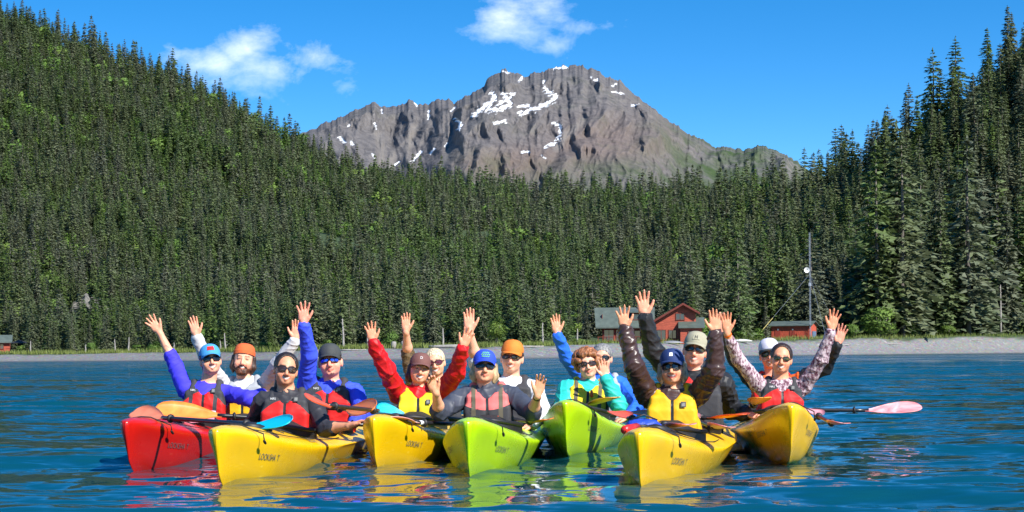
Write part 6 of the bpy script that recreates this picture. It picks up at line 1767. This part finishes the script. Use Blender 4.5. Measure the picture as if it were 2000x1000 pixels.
SHRUB = [leafy_mesh('foliage', 500 + k, 12, 1500, 0.045) for k in range(3)]
M_STEM = simple('grey_stem', (0.16, 0.14, 0.12), 0.9)
def shrub(px, d, w, h, k, label, name='shrub', cat='shrub', trunk=0.0):
    p = at_shore(px, d); e = empty(name, p, k * 1.3); e.scale = (w, w, h); tag(e, label, cat, 'bright shrubs along the shore' if cat == 'shrub' else None)
    obj('foliage' if cat == 'shrub' else 'crown', SHRUB[k % 3], e, (0, 0, trunk))
    b = MB()
    for j in range(4):
        a = j * 1.6 + k; b.tube([(0.02 * math.cos(a), 0.02 * math.sin(a), -.1), (0.05 * math.cos(a), 0.05 * math.sin(a), .25 + trunk), (.22 * math.cos(a), .22 * math.sin(a), .6 + trunk)], [.025, .02, .008], 5)
    b.build('stem' if cat == 'shrub' else 'trunk', M_STEM, e, True)
SH = [(178, 27, 3.4, 2.6, 'light green bush near the short stump at the left'), (300, 27, 3.6, 2.8, 'round green bush below the leftmost raised hand'), (268, 28, 2.6, 2.0, 'small green bush right of the thin dead trunk'), (520, 28, 3.2, 2.0, 'low green bush behind the bearded person'),
      (762, 27, 3.6, 3.0, 'yellow green bush behind the raised red sleeve'), (1128, 26, 4.2, 1.4, 'low flat bush left of the lodge deck'), (1365, 28, 6.0, 5.4, 'dark leafy bush at the right end of the lodge'), (1398, 26, 4.0, 3.2, 'bush right of the lodge behind the raised hands'),
      (1716, 25, 11.0, 8.2, 'large bright bush on the right beach edge beside the raised hands'), (1668, 26, 5.0, 3.6, 'bush between the shed and the large bright bush'), (1470, 30, 5.0, 3.0, 'bush at the foot of the mast guy wire'), (1775, 36, 5.0, 4.2, 'dark bush right of the large bright one'), (640, 28, 2.8, 2.0, 'small bush behind the dark cap'), (1448, 30, 4.0, 2.4, 'small bush left of the red shed'), (1850, 38, 5.0, 3.0, 'low bush under the dark trees far right'), (40, 28, 3.0, 2.4, 'bush beside the small deck at the left edge')]
for k, (px, d, w, h, lab) in enumerate(SH): shrub(px, d, w, h, k, lab)
shrub(970, 26, 4.4, 4.6, 1, 'small pale green alder with bare stem behind the orange cap', 'alder_tree', 'tree', 0.28)

def grass():
    r = np.random.default_rng(9); n = 42000
    px = r.uniform(-60, 2060, n); u = u_of(px)
    y = shore_y(u) + 20 + 11 * r.random(n) ** 1.2 + 2.0 * vnoise(px / 40.0, px * 0, 4); x = u * y
    dens = np.where(px < 1150, 0.9, 0.35) * (0.6 + 0.9 * vnoise(px / 60.0, px * 0 + 2, 14))
    k = r.random(n) < dens; x, y = x[k], y[k]; n = len(x); z = ground_z(x, y) - .05
    h = r.uniform(.4, 1.25, n); a = r.random(n) * 6.28; w = r.uniform(.05, .12, n); bx, by = np.cos(a), np.sin(a); lx, ly = r.normal(0, .22, n), r.normal(0, .22, n)
    V = np.stack([np.stack([x - bx * w, y - by * w, z], 1), np.stack([x + bx * w, y + by * w, z], 1), np.stack([x + lx, y + ly, z + h], 1)], 1).reshape(-1, 3)
    g = m_needles('beach_grass', (0.14, 0.21, 0.04), (0.19, 0.25, 0.05), (0.26, 0.28, 0.08))
    o = obj('grass', mesh_from('grass', V, np.arange(3 * n).reshape(-1, 3), g, False)); tag(o, 'strip of beach grass along the top of the shingle', 'grass', kind='stuff')
grass()
def log(px, d, L, rz, rad, label, roots=False, seed=0):
    p = at_shore(px, d); r = random.Random(seed); e = empty('driftwood_log', p + Vector((0, 0, rad * .7)), rz); tag(e, label, 'log', 'driftwood on the beach')
    b = MB(); b.tube([(-L / 2, 0, 0), (-L / 4, .05, .03), (L / 4, -.04, 0), (L / 2, 0, .04)], [rad, rad * .95, rad * .8, rad * .6], 8); b.build('trunk', M_DEAD, e, True)
    if roots:
        b = MB()
        for k in range(9):
            a = r.random() * 6.28; q = r.uniform(.5, 1.1); b.tube([(-L / 2, 0, 0), (-L / 2 - r.uniform(0, .4), math.cos(a) * q * .6, abs(math.sin(a)) * q * .6), (-L / 2 - r.uniform(0, .6), math.cos(a) * q, abs(math.sin(a)) * q)], [.12, .08, .03], 5)
        b.build('root', M_DEAD, e, True)
LG = [(868, 20, 5.5, 2.9, .35, 'large pale log with roots right of the raised red sleeve', True), (1650, 13, 2.6, 0.4, .18, 'tangled driftwood root on the right beach', True), (1030, 18, 6.0, 0.1, .2, 'long thin log beside the orange cap', False), (1735, 14, 6.5, 0.05, .16, 'long log lying on the right shingle', False), (1900, 15, 5.0, -.1, .16, 'short log on the far right shingle', False),
      (1790, 10, 3.0, .3, .12, 'small stick of driftwood on the right shingle', False), (560, 16, 4.0, 0.1, .15, 'thin log behind the bearded person', False), (690, 17, 4.5, -.1, .15, 'thin log right of the dark cap', False)]
for k, (px, d, L, rz, rad, lab, ro) in enumerate(LG): log(px, d, L, rz, rad, lab, ro, k)
for k, (px, lab) in enumerate(((769, 'left of two round pale stumps under the raised red sleeve'), (788, 'right of two round pale stumps beside the tanned raised arm'))):
    p = at_shore(px, 21); b = MB(); b.tube([(0, 0, -.3), (0, 0, .5), (.05, 0, 1.05), (.06, 0, 1.25)], [.5, .46, .44, .3], 9); o = b.build('stump', M_DEAD, None, True, p); tag(o, lab, 'stump', 'stumps on the beach')
def skiff(px, d, rz, mat, label):
    """upturned boat hull left on the beach"""
    p = at_shore(px, d); e = empty('beached_boat', p, rz); tag(e, label, 'boat'); V = []; Fc = []
    n, m_ = 14, 9
    for i in range(n):
        t = i / (n - 1); w = .5 * math.sin(math.pi * min(max(t, .02), .98)) ** .6
        for j in range(m_):
            a = math.pi * j / (m_ - 1); V.append((-2.4 + 4.8 * t, w * math.cos(a), .25 + .45 * (w / .5) * math.sin(a)))
    for i in range(n - 1):
        for j in range(m_ - 1): Fc.append((i * m_ + j, i * m_ + j + 1, (i + 1) * m_ + j + 1, (i + 1) * m_ + j))
    obj('hull', mesh_from('hull', V, Fc, mat), e); b = MB(); b.tube([(-2.45, 0, .3), (0, 0, .74), (2.45, 0, .3)], .03, 5); b.build('keel', M_BLACK, e, True)
skiff(1312, 19, .1, simple('grey_boat_hull', (.16, .17, .19), .5), 'grey upturned boat on the beach behind the khaki cap')
skiff(1448, 19, -.3, M_PIPE, 'white upturned boat on the beach left of the red shed')
def cabin():
    p = at_shore(-4, 34); e = empty('cabin', p, R(12)); tag(e, 'small red cabin with green roof and deck at the left edge', 'building')
    b = MB(); b.prism([(-5, 0, .6), (2.6, 0, .6), (2.6, 0, 2.9), (-5, 0, 2.9)], (0, 5, 0)); b.build('wall', M_CEDAR, e)
    b = MB(); roof_slab(b, [(-5.6, -.8, 2.7), (3.2, -.8, 2.7), (3.2, 2.5, 4.4), (-5.6, 2.5, 4.4)], .15); b.build('roof', M_GREENROOF, e)
    b = MB(); roof_slab(b, [(-5.6, 2.53, 4.4), (3.2, 2.53, 4.4), (3.2, 5.8, 2.7), (-5.6, 5.8, 2.7)], .15); b.build('roof', M_GREENROOF, e)
    window(e, (0.6, -.02, 1.9), 1.2, 1.0, (0, -1, 0))
    b = MB(); b.box((-6, -4.5, .1), (7.5, -.05, .4)); b.build('deck', M_TRIM, e)
    for k in range(10):
        b = MB(); b.box((-5.9 + k * 1.45, -4.45, .403), (-5.78 + k * 1.45, -4.33, 1.3)); b.build('railing_post', M_TRIM, e)
    b = MB(); b.box((-6, -4.47, 1.303), (7.4, -4.31, 1.4)); b.build('handrail', M_TRIM, e)
    q = empty('parasol', at_shore(38, 33) + Vector((0, 0, .4))); tag(q, 'dark canopy beside the small cabin at the left edge', 'parasol')
    b = MB(); n = 10; b.v = [(0, 0, 2.9)] + [(2.3 * math.cos(2 * math.pi * k / n), 2.3 * math.sin(2 * math.pi * k / n), 2.1) for k in range(n)]; b.f = [(0, 1 + k, 1 + (k + 1) % n) for k in range(n)]; b.build('canopy', M_SKIRT, q); b = MB(); b.tube([(0, 0, -.3), (0, 0, 2.85)], .04, 6); b.build('pole', M_BLACK, q)
    b = MB(); b.tube([(0, 0, 0), (0, 0, .15), (0, 0, .5), (0, 0, .65)], [.15, .28, .28, .1], 9); o = b.build('float', simple('pink_float', (.75, .04, .12), .5), None, True, at_shore(87, 26)); tag(o, 'small pink float at the top of the left beach', 'float')
cabin()
def outcrop(px, Y, W, Hh_, seed, label):
    """broken pale rock face on the hillside"""
    x = float(u_of(px) * Y); z = gz(x, Y); nu_, nv_ = 46, 34
    U, Vv = np.meshgrid(np.linspace(-1, 1, nu_), np.linspace(0, 1, nv_))
    prof = np.sqrt(np.clip(1 - np.abs(U) ** 2.6, 0, 1))
    Z = -2 + (Hh_ + 2) * Vv * prof * (0.8 + .35 * vnoise(U * 3 + seed, U * 0, 5)); X = U * W + .6 * fbm(U * 4, Vv * 4, 3, seed)
    Yy = 3.5 * Vv ** 1.4 + 2.6 * (1 - prof) - 2.4 * (ridged(U * 2.4, Vv * 1.6, 4, seed) - .9) - .7 * fbm(U * 11, Vv * 9, 3, seed + 2)
    o = obj('rock_outcrop', mesh_from('rock_outcrop', np.stack([X, Yy, Z], -1).reshape(-1, 3), grid_faces(nv_, nu_), simple('pale_cliff_rock', (.15, .145, .13), .9, .45, .5, .8, 3.0), True), None, (x, Y, z)); tag(o, label, 'rock')
outcrop(168, OUT_Y, 5.5, 6.0, 3, 'pale broken rock face low on the left hillside')
